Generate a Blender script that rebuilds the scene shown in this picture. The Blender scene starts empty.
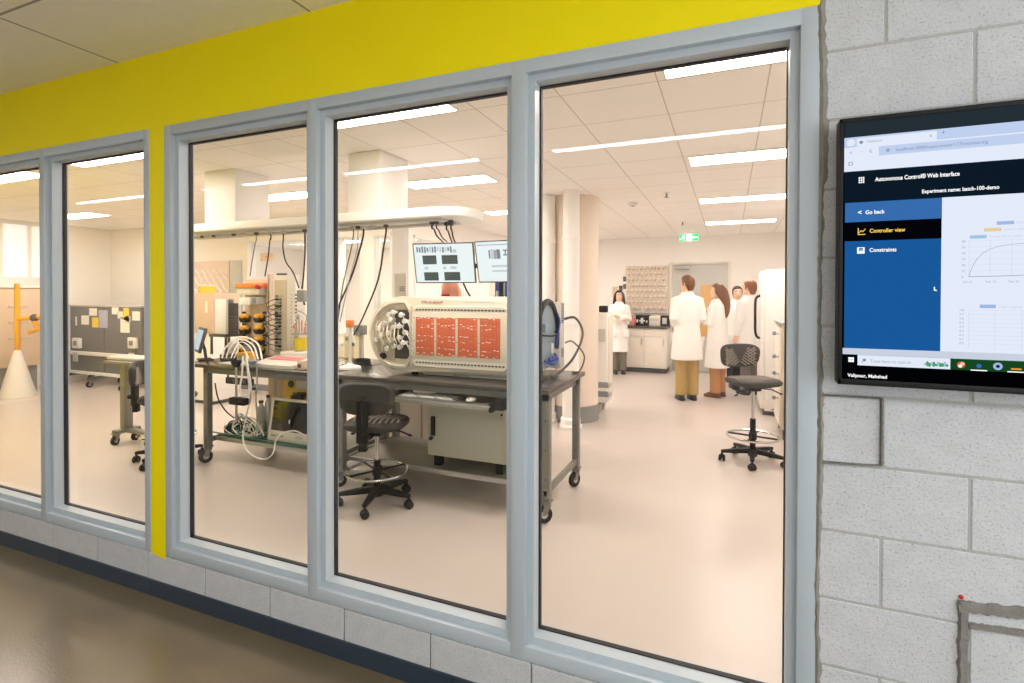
import bpy, bmesh, math, random
from mathutils import Vector, Matrix
random.seed(7)
S = bpy.context.scene
COL = S.collection
PI = math.pi
EYE = 1.555
CEIL = 2.785

# ---------------------------------------------------------------- colours and materials
def lin(h):
    h = h.lstrip('#')
    out = []
    for i in (0, 2, 4):
        c = int(h[i:i+2], 16) / 255
        out.append(c / 12.92 if c <= .04045 else ((c + .055) / 1.055) ** 2.4)
    return (*out, 1)

MATS = {}
def mat(name, col, rough=.5, metal=0, spec=.5, emit=0, noise=0, scale=8, bump=0, bscale=60, alpha=1, trans=0, coat=0):
    m = bpy.data.materials.new(name); m.use_nodes = True
    nt = m.node_tree; b = nt.nodes['Principled BSDF']
    c = lin(col) if isinstance(col, str) else (*col, 1)
    b.inputs['Base Color'].default_value = c
    b.inputs['Roughness'].default_value = rough
    b.inputs['Metallic'].default_value = metal
    b.inputs['Specular IOR Level'].default_value = spec
    b.inputs['Alpha'].default_value = alpha
    b.inputs['Transmission Weight'].default_value = trans
    b.inputs['Coat Weight'].default_value = coat
    if emit:
        b.inputs['Emission Color'].default_value = c
        b.inputs['Emission Strength'].default_value = emit
    if noise or bump:
        tc = nt.nodes.new('ShaderNodeTexCoord')
    if noise:
        n = nt.nodes.new('ShaderNodeTexNoise'); n.inputs['Scale'].default_value = scale; n.inputs['Detail'].default_value = 5
        nt.links.new(tc.outputs['Object'], n.inputs['Vector'])
        mx = nt.nodes.new('ShaderNodeMix'); mx.data_type = 'RGBA'
        mx.inputs[6].default_value = tuple(v * (1 - noise) for v in c[:3]) + (1,)
        mx.inputs[7].default_value = tuple(min(1, v * (1 + noise)) for v in c[:3]) + (1,)
        nt.links.new(n.outputs['Fac'], mx.inputs[0]); nt.links.new(mx.outputs[2], b.inputs['Base Color'])
    if bump:
        n2 = nt.nodes.new('ShaderNodeTexNoise'); n2.inputs['Scale'].default_value = bscale; n2.inputs['Detail'].default_value = 4
        nt.links.new(tc.outputs['Object'], n2.inputs['Vector'])
        bp = nt.nodes.new('ShaderNodeBump'); bp.inputs['Strength'].default_value = bump; bp.inputs['Distance'].default_value = .004
        nt.links.new(n2.outputs['Fac'], bp.inputs['Height']); nt.links.new(bp.outputs['Normal'], b.inputs['Normal'])
    MATS[name] = m
    return m

def emis(name, col, k):
    m = bpy.data.materials.new(name); m.use_nodes = True
    nt = m.node_tree; nt.nodes.clear()
    e = nt.nodes.new('ShaderNodeEmission'); o = nt.nodes.new('ShaderNodeOutputMaterial')
    e.inputs[0].default_value = lin(col); e.inputs[1].default_value = k
    nt.links.new(e.outputs[0], o.inputs[0]); MATS[name] = m
    return m

def glass(name, tint='#ffffff', refl=1.0, ior=1.45, rough=0.0):
    m = bpy.data.materials.new(name); m.use_nodes = True
    nt = m.node_tree; nt.nodes.clear()
    o = nt.nodes.new('ShaderNodeOutputMaterial'); t = nt.nodes.new('ShaderNodeBsdfTransparent'); g = nt.nodes.new('ShaderNodeBsdfGlossy')
    mx = nt.nodes.new('ShaderNodeMixShader'); t.inputs[0].default_value = lin(tint); g.inputs['Roughness'].default_value = rough
    ge = nt.nodes.new('ShaderNodeNewGeometry'); dt = nt.nodes.new('ShaderNodeVectorMath'); dt.operation = 'DOT_PRODUCT'
    nt.links.new(ge.outputs['Incoming'], dt.inputs[0]); nt.links.new(ge.outputs['Normal'], dt.inputs[1])
    def mth(op, x, y):
        n = nt.nodes.new('ShaderNodeMath'); n.operation = op
        for i, v in enumerate((x, y)):
            if v is None: continue
            if isinstance(v, float): n.inputs[i].default_value = v
            else: nt.links.new(v, n.inputs[i])
        return n.outputs[0]
    f0 = ((ior - 1) / (ior + 1)) ** 2
    c = mth('SUBTRACT', 1.0, mth('ABSOLUTE', dt.outputs['Value'], None))
    k = mth('ADD', mth('MULTIPLY', mth('POWER', c, 5.0), 1 - f0), f0)
    nt.links.new(mth('MULTIPLY', k, float(refl)), mx.inputs[0])
    nt.links.new(t.outputs[0], mx.inputs[1]); nt.links.new(g.outputs[0], mx.inputs[2]); nt.links.new(mx.outputs[0], o.inputs[0])
    MATS[name] = m
    return m

def grid_mat(name, col, line, sx, sy, ox, oy, gap=.006, rough=.9):
    """ceiling tiles: a plain board with a thin joint line every sx, sy metres"""
    m = mat(name, col, rough, spec=.2, noise=.03, scale=30)
    nt = m.node_tree; b = nt.nodes['Principled BSDF']
    src = b.inputs['Base Color'].links[0].from_socket
    tc = nt.nodes.new('ShaderNodeTexCoord'); sp = nt.nodes.new('ShaderNodeSeparateXYZ')
    nt.links.new(tc.outputs['Object'], sp.inputs[0])
    facs = []
    for ax, (st, of) in enumerate(((sx, ox), (sy, oy))):
        a = nt.nodes.new('ShaderNodeMath'); a.operation = 'SUBTRACT'; a.inputs[1].default_value = of - st / 2
        w = nt.nodes.new('ShaderNodeMath'); w.operation = 'WRAP'; w.inputs[1].default_value = st; w.inputs[2].default_value = 0
        d = nt.nodes.new('ShaderNodeMath'); d.operation = 'SUBTRACT'; d.inputs[1].default_value = st / 2
        ab = nt.nodes.new('ShaderNodeMath'); ab.operation = 'ABSOLUTE'
        lt = nt.nodes.new('ShaderNodeMath'); lt.operation = 'LESS_THAN'; lt.inputs[1].default_value = gap
        nt.links.new(sp.outputs[ax], a.inputs[0]); nt.links.new(a.outputs[0], w.inputs[0]); nt.links.new(w.outputs[0], d.inputs[0])
        nt.links.new(d.outputs[0], ab.inputs[0]); nt.links.new(ab.outputs[0], lt.inputs[0]); facs.append(lt.outputs[0])
    mxm = nt.nodes.new('ShaderNodeMath'); mxm.operation = 'MAXIMUM'
    nt.links.new(facs[0], mxm.inputs[0]); nt.links.new(facs[1], mxm.inputs[1])
    mx = nt.nodes.new('ShaderNodeMix'); mx.data_type = 'RGBA'; mx.inputs[7].default_value = lin(line)
    nt.links.new(mxm.outputs[0], mx.inputs[0]); nt.links.new(src, mx.inputs[6]); nt.links.new(mx.outputs[2], b.inputs['Base Color'])
    return m

mat('lab_floor', '#c9bfb8', .28, spec=.5, noise=.04, scale=3)
mat('hall_floor', '#71654f', .2, spec=.45, noise=.22, scale=2.2, bump=.15, bscale=90)
grid_mat('lab_ceiling', '#fdf9f5', '#c9bdb3', .583, .583, .2, 3.09, .0035)
grid_mat('hall_ceiling', '#f8f4e6', '#a5a297', 1.315, .6, -1.685, 1.26, .006)
mat('lab_wall', '#f6f2ee', .7, spec=.2)
mat('yellow', '#fdec00', .55, spec=.25, noise=.02, scale=4)
mat('block', '#c9cccd', .85, spec=.2, noise=.1, scale=18, bump=.45, bscale=130)
mat('mortar', '#b2b3af', .9, spec=.1, noise=.14, scale=25, bump=.6, bscale=150)
mat('mortar_dark', '#86847d', .95, spec=.1, noise=.3, scale=30, bump=1, bscale=120)
mat('caulk', '#8a887e', .9, noise=.4, scale=22, bump=.8, bscale=80)
mat('skirting', '#2f3c49', .35, spec=.5)
mat('frame', '#bac5cb', .36, spec=.45)
mat('gasket', '#1d1614', .6)
glass('glass', '#fbfdfb', .7)
glass('lab_glass', '#f8fbfa', .6)
mat('white', '#f1efec', .45, spec=.4)
mat('offwhite', '#e6dfd4', .5)
mat('cream', '#e6ddcd', .4, spec=.4)
mat('beige', '#cdbda5', .5)
mat('tan', '#dcc5ad', .55)
mat('column_tan', '#e8dacb', .6)
mat('lightgrey', '#c6c5c1', .45)
mat('midgrey', '#8d8e8e', .5)
mat('steel_grey', '#84837c', .4, metal=.35)
mat('cabinet_grey', '#b3b1a2', .45, spec=.4)
mat('dark_top', '#4a4642', .22, spec=.6)
mat('darkgrey', '#4c4b49', .5)
mat('black', '#121111', .5, spec=.3)
mat('softblack', '#2f2c29', .55)
mat('ridge_lit', '#9a8f84', .5)  # paler than the pad: light caught on the ridges is put into the colour
mat('rubber', '#201e1d', .75)
mat('chrome', '#c9c9c9', .18, metal=1)
mat('alu', '#b9b9b7', .35, metal=.8)
mat('panel_grey', '#77777a', .6)
mat('orange', '#d9714d', .4, noise=.12, scale=40)
mat('orange_plain', '#f08a3c', .45)
mat('salmon', '#e09a80', .5)
mat('red', '#c5201f', .4)
mat('pink', '#e08a90', .4)
mat('yellow_plastic', '#f2b21c', .4)
mat('yellow_bright', '#f6cf22', .4)
mat('yellow_paper', '#f2d64a', .8)
mat('paper', '#f5f2ec', .8)
mat('lilac_paper', '#b9bccf', .8)
mat('blue_plate', '#7d909e', .35, spec=.5)
mat('blue_cable', '#3a4ea8', .45)
mat('blue_cloth', '#4a59b4', .8)
mat('teal', '#3f8a7c', .4)
mat('label_ink', '#5d5148', .6)
mat('label_red', '#a8564b', .6)
mat('wood_amber', '#dcae6a', .5)
mat('pegboard', '#d9cabb', .55)
mat('plate_panel', '#e2d0c2', .5)
mat('coat', '#f3f1ee', .8, spec=.2)
mat('khaki', '#b59a62', .85, spec=.1)
mat('rust_cloth', '#bd8a62', .85, spec=.1)
mat('grey_cloth', '#7a7168', .85, spec=.1)
mat('dark_cloth', '#2c2a2c', .85, spec=.1)
mat('skin', '#e8c0a6', .55, spec=.3)
mat('lips', '#b4685c', .5)
mat('eye_dark', '#2a211d', .3)
mat('hair_dark', '#2c1c16', .45)
mat('hair_brown', '#6e4828', .45)
mat('hair_auburn', '#744a2e', .4)
mat('hair_ginger', '#8a5632', .45)
mat('shoe', '#1d1a18', .4)
mat('shoe_tan', '#6b4227', .5)
mat('lens_black', '#0d0d0f', .15, spec=.6)
glass('vessel', '#fbfaf5', .8, 1.5)
mat('yellow_liquid', '#f7de10', .3)
mat('screen_off', '#2b2c2e', .12, spec=.6)
emis('lamp', '#ffefe8', 31.5)
emis('hall_lamp', '#f8f7ff', 33.0)
emis('daylight', '#f2f5fc', 4.2)
emis('exit_green', '#2fc56b', 2.2)
emis('exit_white', '#eefff4', 2.4)
b_ = MATS['block'].node_tree; pn = b_.nodes['Principled BSDF']; src = pn.inputs['Base Color'].links[0].from_socket
vo = b_.nodes.new('ShaderNodeTexNoise'); vo.inputs['Scale'].default_value = 170; vo.inputs['Detail'].default_value = 2; tcb = b_.nodes.new('ShaderNodeTexCoord'); rp = b_.nodes.new('ShaderNodeValToRGB')
rp.color_ramp.elements[0].position = .30; rp.color_ramp.elements[0].color = (.66, .66, .65, 1); rp.color_ramp.elements[1].position = .44; rp.color_ramp.elements[1].color = (1, 1, 1, 1)
mm = b_.nodes.new('ShaderNodeMix'); mm.data_type = 'RGBA'; mm.blend_type = 'MULTIPLY'; mm.inputs[0].default_value = 1
b_.links.new(tcb.outputs['Object'], vo.inputs['Vector']); b_.links.new(vo.outputs['Fac'], rp.inputs[0]); b_.links.new(src, mm.inputs[6]); b_.links.new(rp.outputs[0], mm.inputs[7]); b_.links.new(mm.outputs[2], pn.inputs['Base Color'])
# what the screens show
for n, h, k in (('s_white', '#e9f0ff', .95), ('s_tab', '#c9dafa', .9), ('s_top', '#36434d', .5), ('s_navy', '#16293b', .45), ('s_blue', '#1d66b0', .75),
                ('s_blue2', '#3f7cc6', .75), ('s_dark', '#0b0f17', .35), ('s_text', '#ffffff', 1.1), ('s_amber', '#ffd25a', 1.05), ('s_grey', '#a9b3c2', .85),
                ('s_pale', '#d3dbea', .9), ('s_line', '#8d9bb0', .85), ('s_legend', '#a9c3ee', .9), ('s_legend2', '#f2d8a2', .9), ('s_legend3', '#a9d0ec', .9),
                ('s_green', '#1d5a2c', .6), ('s_black', '#07090f', .3), ('s_orange', '#f0a53c', .9), ('s_red', '#de6048', .9), ('s_leaf', '#4fae62', .8),
                ('m_white', '#e9eef2', 1.15), ('m_dark', '#5c625a', .8), ('m_mid', '#8c93a0', .9), ('m_lilac', '#b3aebd', .9), ('m_pale', '#d2d6da', 1.0), ('m_tablet', '#c9d4dc', 1.1)):
    emis(n, h, k)

# ---------------------------------------------------------------- mesh helpers
class MB:
    def __init__(s): s.bm = bmesh.new(); s.mats = []
    def mi(s, m):
        if m not in s.mats: s.mats.append(m)
        return s.mats.index(m)
    def _fin(s, faces, m):
        i = s.mi(m)
        for f in faces: f.material_index = i
    def box(s, x0, x1, y0, y1, z0, z1, m, bev=0, M=None, seg=2):
        x0, x1 = sorted((x0, x1)); y0, y1 = sorted((y0, y1)); z0, z1 = sorted((z0, z1))
        t = bmesh.new()
        v = [t.verts.new((x, y, z)) for z in (z0, z1) for y in (y0, y1) for x in (x0, x1)]
        for q in ((0, 2, 3, 1), (4, 5, 7, 6), (0, 1, 5, 4), (2, 6, 7, 3), (0, 4, 6, 2), (1, 3, 7, 5)): t.faces.new([v[k] for k in q])
        if bev: bmesh.ops.bevel(t, geom=list(t.edges), offset=bev, segments=seg, affect='EDGES', profile=.5)
        return s.add(t, m, M)
    def add(s, t, m, M=None):
        if M is not None: bmesh.ops.transform(t, matrix=M, verts=t.verts)
        idx = {}
        for v in t.verts: idx[v] = s.bm.verts.new(v.co)
        fs = []
        for f in t.faces:
            try: fs.append(s.bm.faces.new([idx[v] for v in f.verts]))
            except ValueError: pass
        s._fin(fs, m); t.free()
        return s
    def loft(s, rings, m, cap=True, closed=False):
        R = [[s.bm.verts.new(p) for p in r] for r in rings]; fs = []
        n = len(R[0])
        for a, b in (list(zip(R, R[1:])) + ([(R[-1], R[0])] if closed else [])):
            for k in range(n): fs.append(s.bm.faces.new((a[k], a[(k+1) % n], b[(k+1) % n], b[k])))
        if cap and not closed:
            fs.append(s.bm.faces.new(R[0][::-1])); fs.append(s.bm.faces.new(R[-1]))
        s._fin(fs, m)
        return s
    def tube(s, pts, r, m, seg=8, rr=None):
        pts = [Vector(p) for p in pts]; rings = []
        up = None
        for i, p in enumerate(pts):
            d = (pts[min(i+1, len(pts)-1)] - pts[max(i-1, 0)])
            if d.length < 1e-9: d = Vector((0, 0, 1))
            d.normalize()
            if up is None: up = d.orthogonal().normalized()
            else:
                up = up - d * up.dot(d)
                up = up.normalized() if up.length > 1e-6 else d.orthogonal().normalized()
            w = d.cross(up); q = rr[i] if rr else r
            rings.append([p + (up * math.cos(a) + w * math.sin(a)) * q for a in [2*PI*k/seg for k in range(seg)]])
        return s.loft(rings, m)
    def cyl(s, p0, p1, r, m, r1=None, seg=16): return s.tube([p0, p1], r, m, seg, [r, r if r1 is None else r1])
    def curve(s, pts, r, m, seg=6, n=6): return s.tube(spline(pts, n), r, m, seg)
    def sph(s, c, r, m, seg=14, M=None):
        t = bmesh.new(); bmesh.ops.create_uvsphere(t, u_segments=seg, v_segments=max(6, seg*2//3), radius=1)
        r = (r, r, r) if not hasattr(r, '__len__') else r
        A = Matrix.Translation(c) @ (M if M is not None else Matrix()) @ Matrix.Diagonal((*r, 1))
        return s.add(t, m, A)
    def lathe(s, prof, c, m, seg=20, M=None):
        c = Vector(c)
        rings = [[Vector((r*math.cos(2*PI*k/seg), r*math.sin(2*PI*k/seg), z)) for k in range(seg)] for r, z in prof]
        rings = [[c + ((M @ p) if M is not None else p) for p in rg] for rg in rings]
        return s.loft(rings, m)
    def prism(s, poly, axis, a0, a1, m, bev=0, seg=3, both=False):
        """poly in the two other axes, in order; extruded along axis from a0 to a1"""
        def P(u, v, a): return {'x': (a, u, v), 'y': (u, a, v), 'z': (u, v, a)}[axis]
        t = bmesh.new()
        A = [t.verts.new(P(u, v, a0)) for u, v in poly]; B = [t.verts.new(P(u, v, a1)) for u, v in poly]
        n = len(poly)
        f0 = t.faces.new(A); f1 = t.faces.new(B[::-1])
        for k in range(n): t.faces.new((A[k], B[k], B[(k+1) % n], A[(k+1) % n]))
        if bev:
            ed = list(f0.edges) + (list(f1.edges) if both else [])
            bmesh.ops.bevel(t, geom=ed, offset=bev, segments=seg, affect='EDGES', profile=.5)
        bmesh.ops.recalc_face_normals(t, faces=t.faces)
        return s.add(t, m)
    def torus(s, c, R, r, m, seg=32, sec=8, M=None):
        c = Vector(c); rings = []
        for i in range(seg):
            a = 2*PI*i/seg; rings.append([])
            for k in range(sec):
                b = 2*PI*k/sec; p = Vector(((R + r*math.cos(b))*math.cos(a), (R + r*math.cos(b))*math.sin(a), r*math.sin(b)))
                rings[-1].append(c + ((M @ p) if M is not None else p))
        return s.loft(rings, m, closed=True)
    def text(s, txt, size, o, m, ux=(1, 0, 0), uz=(0, 0, 1), depth=.0, bold=0, align='LEFT', sx=1):
        cu = bpy.data.curves.new('t', 'FONT'); cu.body = txt; cu.size = size; cu.extrude = depth; cu.offset = bold; cu.align_x = align
        ob = bpy.data.objects.new('t', cu); COL.objects.link(ob); bpy.context.view_layer.update()
        me = ob.evaluated_get(bpy.context.evaluated_depsgraph_get()).to_mesh()
        t = bmesh.new(); t.from_mesh(me); ob.to_mesh_clear() if False else None
        bpy.data.objects.remove(ob); bpy.data.curves.remove(cu)
        ux = Vector(ux).normalized() * sx; uz = Vector(uz).normalized(); n = ux.cross(uz).normalized()
        A = Matrix((( ux.x, uz.x, n.x, o[0]), (ux.y, uz.y, n.y, o[1]), (ux.z, uz.z, n.z, o[2]), (0, 0, 0, 1)))
        return s.add(t, m, A)
    def build(s, name, parent=None, org=None, smooth=35, world=True, label=None, mods=(), **props):
        bm = s.bm
        bmesh.ops.recalc_face_normals(bm, faces=bm.faces) if not getattr(s, 'keep', False) else None
        if org is None and parent is not None and world: org = ORG.get(parent.name, (0, 0, 0))
        if org is not None and (world or parent is None): bmesh.ops.translate(bm, verts=bm.verts, vec=-Vector(org))
        me = bpy.data.meshes.new(name); bm.to_mesh(me); bm.free()
        for m in s.mats: me.materials.append(MATS[m])
        if smooth:
            me.polygons.foreach_set('use_smooth', [True] * len(me.polygons)); me.set_sharp_from_angle(angle=math.radians(smooth))
        o = bpy.data.objects.new(name, me); COL.objects.link(o)
        if parent is not None:
            o.parent = parent; ORG[o.name] = ORG.get(parent.name, (0, 0, 0))
        elif org is not None:
            o.location = org; ORG[o.name] = tuple(org)
        if label: o['label'] = label
        for k, v in props.items(): o[k] = v
        for kind, kw in mods:
            md = o.modifiers.new(kind.title(), kind)
            for k, v in kw.items(): setattr(md, k, v)
        return o
ORG = {}
def spline(pts, n=6):
    P = [Vector(p) for p in pts]; out = []
    for i in range(len(P) - 1):
        p0, p1, p2, p3 = P[max(i-1, 0)], P[i], P[i+1], P[min(i+2, len(P)-1)]
        for k in range(n):
            t = k / n
            out.append(.5 * ((2*p1) + (p2-p0)*t + (2*p0-5*p1+4*p2-p3)*t*t + (3*p1-p0-3*p2+p3)*t**3))
    out.append(P[-1])
    return out
def thing(name, label, cat, loc=(0, 0, 0), rz=0, group=None):
    o = bpy.data.objects.new(name, None); COL.objects.link(o)
    o.location = loc; o.rotation_euler = (0, 0, rz); o.empty_display_size = .1
    ORG[o.name] = tuple(loc); o['label'] = label; o['category'] = cat
    if group: o['group'] = group
    return o
def tag(o, label, cat, group=None, kind=None):
    o['label'] = label; o['category'] = cat
    if group: o['group'] = group
    if kind: o['kind'] = kind
    return o
def dup(o, parent=None, loc=None, rz=None, label=None):
    c = o.copy(); COL.objects.link(c); c.parent = parent
    for ch in list(o.children): dup(ch, c)
    if loc is not None: c.location = loc
    if rz is not None: c.rotation_euler = (0, 0, rz)
    if label: c['label'] = label
    return c
def struct(name, mb, parent=None, **k):
    o = mb.build(name, parent, **k)
    if parent is None: o['kind'] = 'structure'
    return o

# ---------------------------------------------------------------- the camera, measured from the photograph
FX, YAW, PITCH, ROLL, CY = 521.05, .3942, .0098, .0021, 300.6
cy_, sy_, cp_, sp_, cr_, sr_ = math.cos(YAW), math.sin(YAW), math.cos(PITCH), math.sin(PITCH), math.cos(ROLL), math.sin(ROLL)
CM = Matrix(((cr_, -sr_, 0), (sr_, cr_, 0), (0, 0, 1))) @ Matrix(((1, 0, 0), (0, cp_, -sp_), (0, sp_, cp_))) @ Matrix(((cy_, 0, sy_), (0, 1, 0), (-sy_, 0, cy_)))
def W(v): return Vector((v[0], v[2], -v[1]))
cam = bpy.data.cameras.new('Camera'); co = bpy.data.objects.new('Camera', cam); COL.objects.link(co)
X_, Y_, Z_ = W(CM[0]), -W(CM[1]), -W(CM[2])
co.matrix_world = Matrix(((X_.x, Y_.x, Z_.x, 0), (X_.y, Y_.y, Z_.y, 0), (X_.z, Y_.z, Z_.z, EYE), (0, 0, 0, 1)))
cam.sensor_width = 36; cam.lens = FX / 1024 * 36; cam.shift_y = (CY - 341.5) / 1024; cam.clip_start = .02
S.camera = co
def at(px, py, Y):
    """the point where the line of sight through a photo pixel meets the upright plane y = Y"""
    d = W(CM.transposed() @ Vector(((px - 512) / FX, (py - CY) / FX, 1)))
    p = d * (Y / d.y)
    return Vector((p.x, Y, p.z + EYE))
def xat(px, Y): return at(px, 306, Y).x
def zat(px, py, Y): return at(px, py, Y).z

# ================================================================ THE SETTING
WY, GY, IY = 1.765, 1.845, 1.872          # corridor face of the wall, glass, lab face
XL, XR, YF = -10.9, 1.55, 11.3
m = MB(); m.box(XL-.1, XR+.1, IY-.05, YF+.1, -.1, 0, 'lab_floor'); struct('floor_lab', m, smooth=0)
m = MB(); m.box(-9.5, 3.3, -2.5, IY-.05, -.1, 0, 'hall_floor'); struct('floor_corridor', m, smooth=0)
m = MB(); m.box(XL-.1, XR+.1, IY-.08, YF+.1, CEIL, CEIL+.1, 'lab_ceiling'); struct('ceiling_lab', m, smooth=0)
m = MB(); m.box(-9.5, 3.3, -2.5, IY-.08, CEIL, CEIL+.1, 'hall_ceiling'); struct('ceiling_corridor', m, smooth=0)

# block wall to the right of the window and the one course below it
m = MB()
m.box(.243, 3.2, WY+.0025, IY, 0, CEIL, 'mortar')
g = .0035
for i in range(-1, 14):
    z0, z1 = max(0, .067 + .2*i), min(CEIL, .267 + .2*i)
    off = .403 if i % 2 else .203
    xs = [.246] + [off + .4*k for k in range(8) if off + .4*k > .27] + [3.2]
    for a, b in zip(xs, xs[1:]): m.box(a+g, b-g, WY + random.uniform(-.0006, .0006), WY+.03, z0+g, z1-g, 'block', .0025, seg=1)
struct('wall_front', m, smooth=0)
m = MB()
m.box(-9.4, .243, WY+.005, IY, 0, .218, 'mortar_dark')
xs = [-9.4] + [-4.062 + .4257*k for k in range(-12, 11)] + [.243]
xs = sorted(x for x in xs if -9.4 <= x <= .243)
for a, b in zip(xs, xs[1:]): m.box(a+.003, b-.003, WY + random.uniform(-.001, .001), WY+.04, .015, .215, 'block', .003, seg=1)
struct('wall_front_base', m, smooth=0)
m = MB(); m.box(-9.4, .9, WY-.008, WY+.003, 0, .083, 'skirting', .002)
for x in (-3.55, -2.75, -1.9, -.98, -.1): m.box(x, x+.002, WY-.0085, WY-.006, 0, .083, 'black')
m.box(.9, 3.2, WY-.008, WY+.003, 0, .083, 'skirting', .002)
struct('baseboard_front', m, smooth=0)
# yellow paint: the strip over both windows, the pier between them
m = MB(); m.box(-9.4, .243, WY-.003, IY, 2.408, CEIL, 'yellow'); m.box(.205, .243, WY-.0045, WY, 2.408, CEIL, 'yellow')
pts = [(-2.752, .219), (-2.742, .222), (-2.735, .214), (-2.715, .217), (-2.69, .212), (-2.668, .209), (-2.643, .205), (-2.643, 2.409), (-2.752, 2.409)]
m.prism(pts, 'y', WY-.003, IY-.002, 'yellow')
m.box(-9.4, -5.7, WY-.003, IY-.002, .219, 2.409, 'yellow')
struct('wall_front_top', m, smooth=0)
# the sealed joint along the right jamb, patchy and dark
m = MB()
zz = .0
rings = []
while zz < 2.44:
    w = .006 + .006*random.random() + (.006 if zz > 1.9 else 0); xx = .249 + .004*math.sin(zz*7) + random.uniform(-.002, .002)
    rings.append([(xx-w, WY+.001, zz), (xx, WY-.004-.003*random.random(), zz), (xx+w, WY+.001, zz), (xx, WY+.006, zz)]); zz += .02
m.loft(rings, 'caulk'); struct('trim_1', m)
# mortared chase low on the wall to the right
m = MB()
def strip(pts, w, mt='mortar_dark'):
    P = [Vector(p) for p in pts]; rings = []
    n = 40
    for k in range(n+1):
        t = k/n*(len(P)-1); i = min(int(t), len(P)-2); p = P[i].lerp(P[i+1], t-i); d = (P[i+1]-P[i]).normalized(); s = Vector((-d.z, 0, d.x))
        a, b = w/2*(1+random.uniform(-.22, .22)), w/2*(1+random.uniform(-.22, .22))
        rings.append([(p+s*a) + Vector((0, .002, 0)), (p+s*a*.6) + Vector((0, -.009-.003*random.random(), 0)), (p-s*b*.6) + Vector((0, -.009-.003*random.random(), 0)), (p-s*b) + Vector((0, .002, 0))])
    m.loft(rings, mt)
A0, A1 = at(957, 606, WY), at(1024, 613, WY)
strip([A0, A1 + (A1-A0)*1.5], .034); strip([at(963, 600, WY), at(963, 683, WY) + Vector((0, 0, -.35))], .028, 'mortar_dark')
B0, B1 = at(968, 625, WY), at(1024, 632, WY)
strip([B0, B1 + (B1-B0)*1.5], .018)
strip([at(824, 395, WY), at(880, 398, WY)], .004); strip([at(882, 398, WY), at(881, 464, WY)], .006); strip([at(823, 462, WY), at(881, 465, WY)], .005)
struct('trim_2', m)
m = MB(); m.lathe([(0, 0), (.0065, 0), (.005, .003), (0, .004)], at(961, 597, WY-.001), 'red', 10, Matrix.Rotation(PI/2, 3, 'X'))
tag(m.build('paint_dot'), 'tiny red paint dot on the grey block wall above the mortar patch', 'paint dot')

# the steel framed windows
def window(name, X0, X1, mull, z0=.22, z1=2.41):
    fw, st = .05, .026
    m = MB()
    m.box(X0, X1, WY-.002, IY, z1-fw, z1, 'frame', .002); m.box(X0, X1, WY-.002, IY, z0, z0+fw+.005, 'frame', .002)
    m.box(X0, X0+fw, WY-.0022, IY, z0, z1, 'frame', .002); m.box(X1-fw, X1, WY-.0022, IY, z0, z1, 'frame', .002)
    edges = [X0+fw]
    for a, b in mull:
        m.box(a, b, WY-.0022, IY, z0+.01, z1-.01, 'frame', .002); edges += [a, b]
    edges.append(X1-fw)
    pans = []
    for a, b in zip(edges[::2], edges[1::2]):
        ys = WY+.023
        m.box(a-.002, a+st, ys, IY-.003, z0+.02, z1-.02, 'frame'); m.box(b-st, b+.002, ys, IY-.003, z0+.02, z1-.02, 'frame')
        m.box(a+st-.001, b-st+.001, ys+.0004, IY-.0025, z1-fw-st, z1-fw+.002, 'frame'); m.box(a+st-.001, b-st+.001, ys+.0004, IY-.0025, z0+fw, z0+fw+.005+st, 'frame')
        pans.append((a+st, b-st, z0+fw+.005+st, z1-fw-st))
    w = struct(name, m)
    for a, b, c, d in pans:
        m = MB(); m.box(a+.001, b-.001, GY, GY+.01, c+.001, d-.001, 'glass'); m.build('glass_pane', w, smooth=0)
        m = MB(); t = .0055; ya, yb = GY-.005, GY+.015
        m.box(a, a+t, ya, yb, c, d, 'gasket'); m.box(b-.003, b, ya, yb, c, d, 'gasket'); m.box(a+t, b-t, ya, yb, c, c+.004, 'gasket'); m.box(a+t, b-t, ya, yb, d-t, d, 'gasket')
        m.build('gasket', w, smooth=0)
    return w
window('window_1', -2.643, .243, [(-1.705, -1.652), (-.738, -.681)])
window('window_2', -5.7, -2.752, [(-4.72, -4.667), (-3.742, -3.69)])

# lab walls
def wall_with_openings(name, axis, c0, c1, a0, a1, opens, zb, zt, winname):
    """axis 'x': the wall runs along x between y = c0..c1"""
    m = MB()
    def bx(mm, p, q, r, s, z0, z1, mt, bev=0):
        if axis == 'x': mm.box(p, q, r, s, z0, z1, mt, bev)
        else: mm.box(r, s, p, q, z0, z1, mt, bev)
    bx(m, a0, a1, c0, c1, 0, zb, 'lab_wall'); bx(m, a0, a1, c0, c1, zt, CEIL, 'lab_wall')
    e = [a0] + [v for o in opens for v in o] + [a1]
    for p, q in zip(e[::2], e[1::2]):
        if q - p > .01: bx(m, p, q, c0, c1, zb, zt, 'lab_wall')
    struct(name, m, smooth=0)
    for p, q in opens:
        m = MB(); f = .035
        bx(m, p, p+f, c0-.02, c1+.02, zb, zt, 'white', .003); bx(m, q-f, q, c0-.02, c1+.02, zb, zt, 'white', .003)
        bx(m, p, q, c0-.02, c1+.02, zb, zb+f, 'white', .003); bx(m, p, q, c0-.02, c1+.02, zt-f, zt, 'white', .003)
        w = struct('window_%d' % winname, m); winname += 1
        m = MB(); cm = (c0+c1)/2; bx(m, p+f, q-f, cm-.004, cm+.004, zb+f, zt-f, 'lab_glass'); m.build('glass_pane', w, smooth=0)
BY, SX = 6.25, -4.3
wall_with_openings('wall_back', 'x', BY, BY+.12, XL, SX-.12, [(-7.32, -6.06), (-5.45, -4.98), (-4.80, -4.45)], .95, 2.45, 3)
wall_with_openings('wall_side', 'y', SX-.12, SX, BY, YF, [(6.55, 7.95), (8.1, 9.5), (9.65, 10.95)], .95, 2.45, 6)
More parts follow.
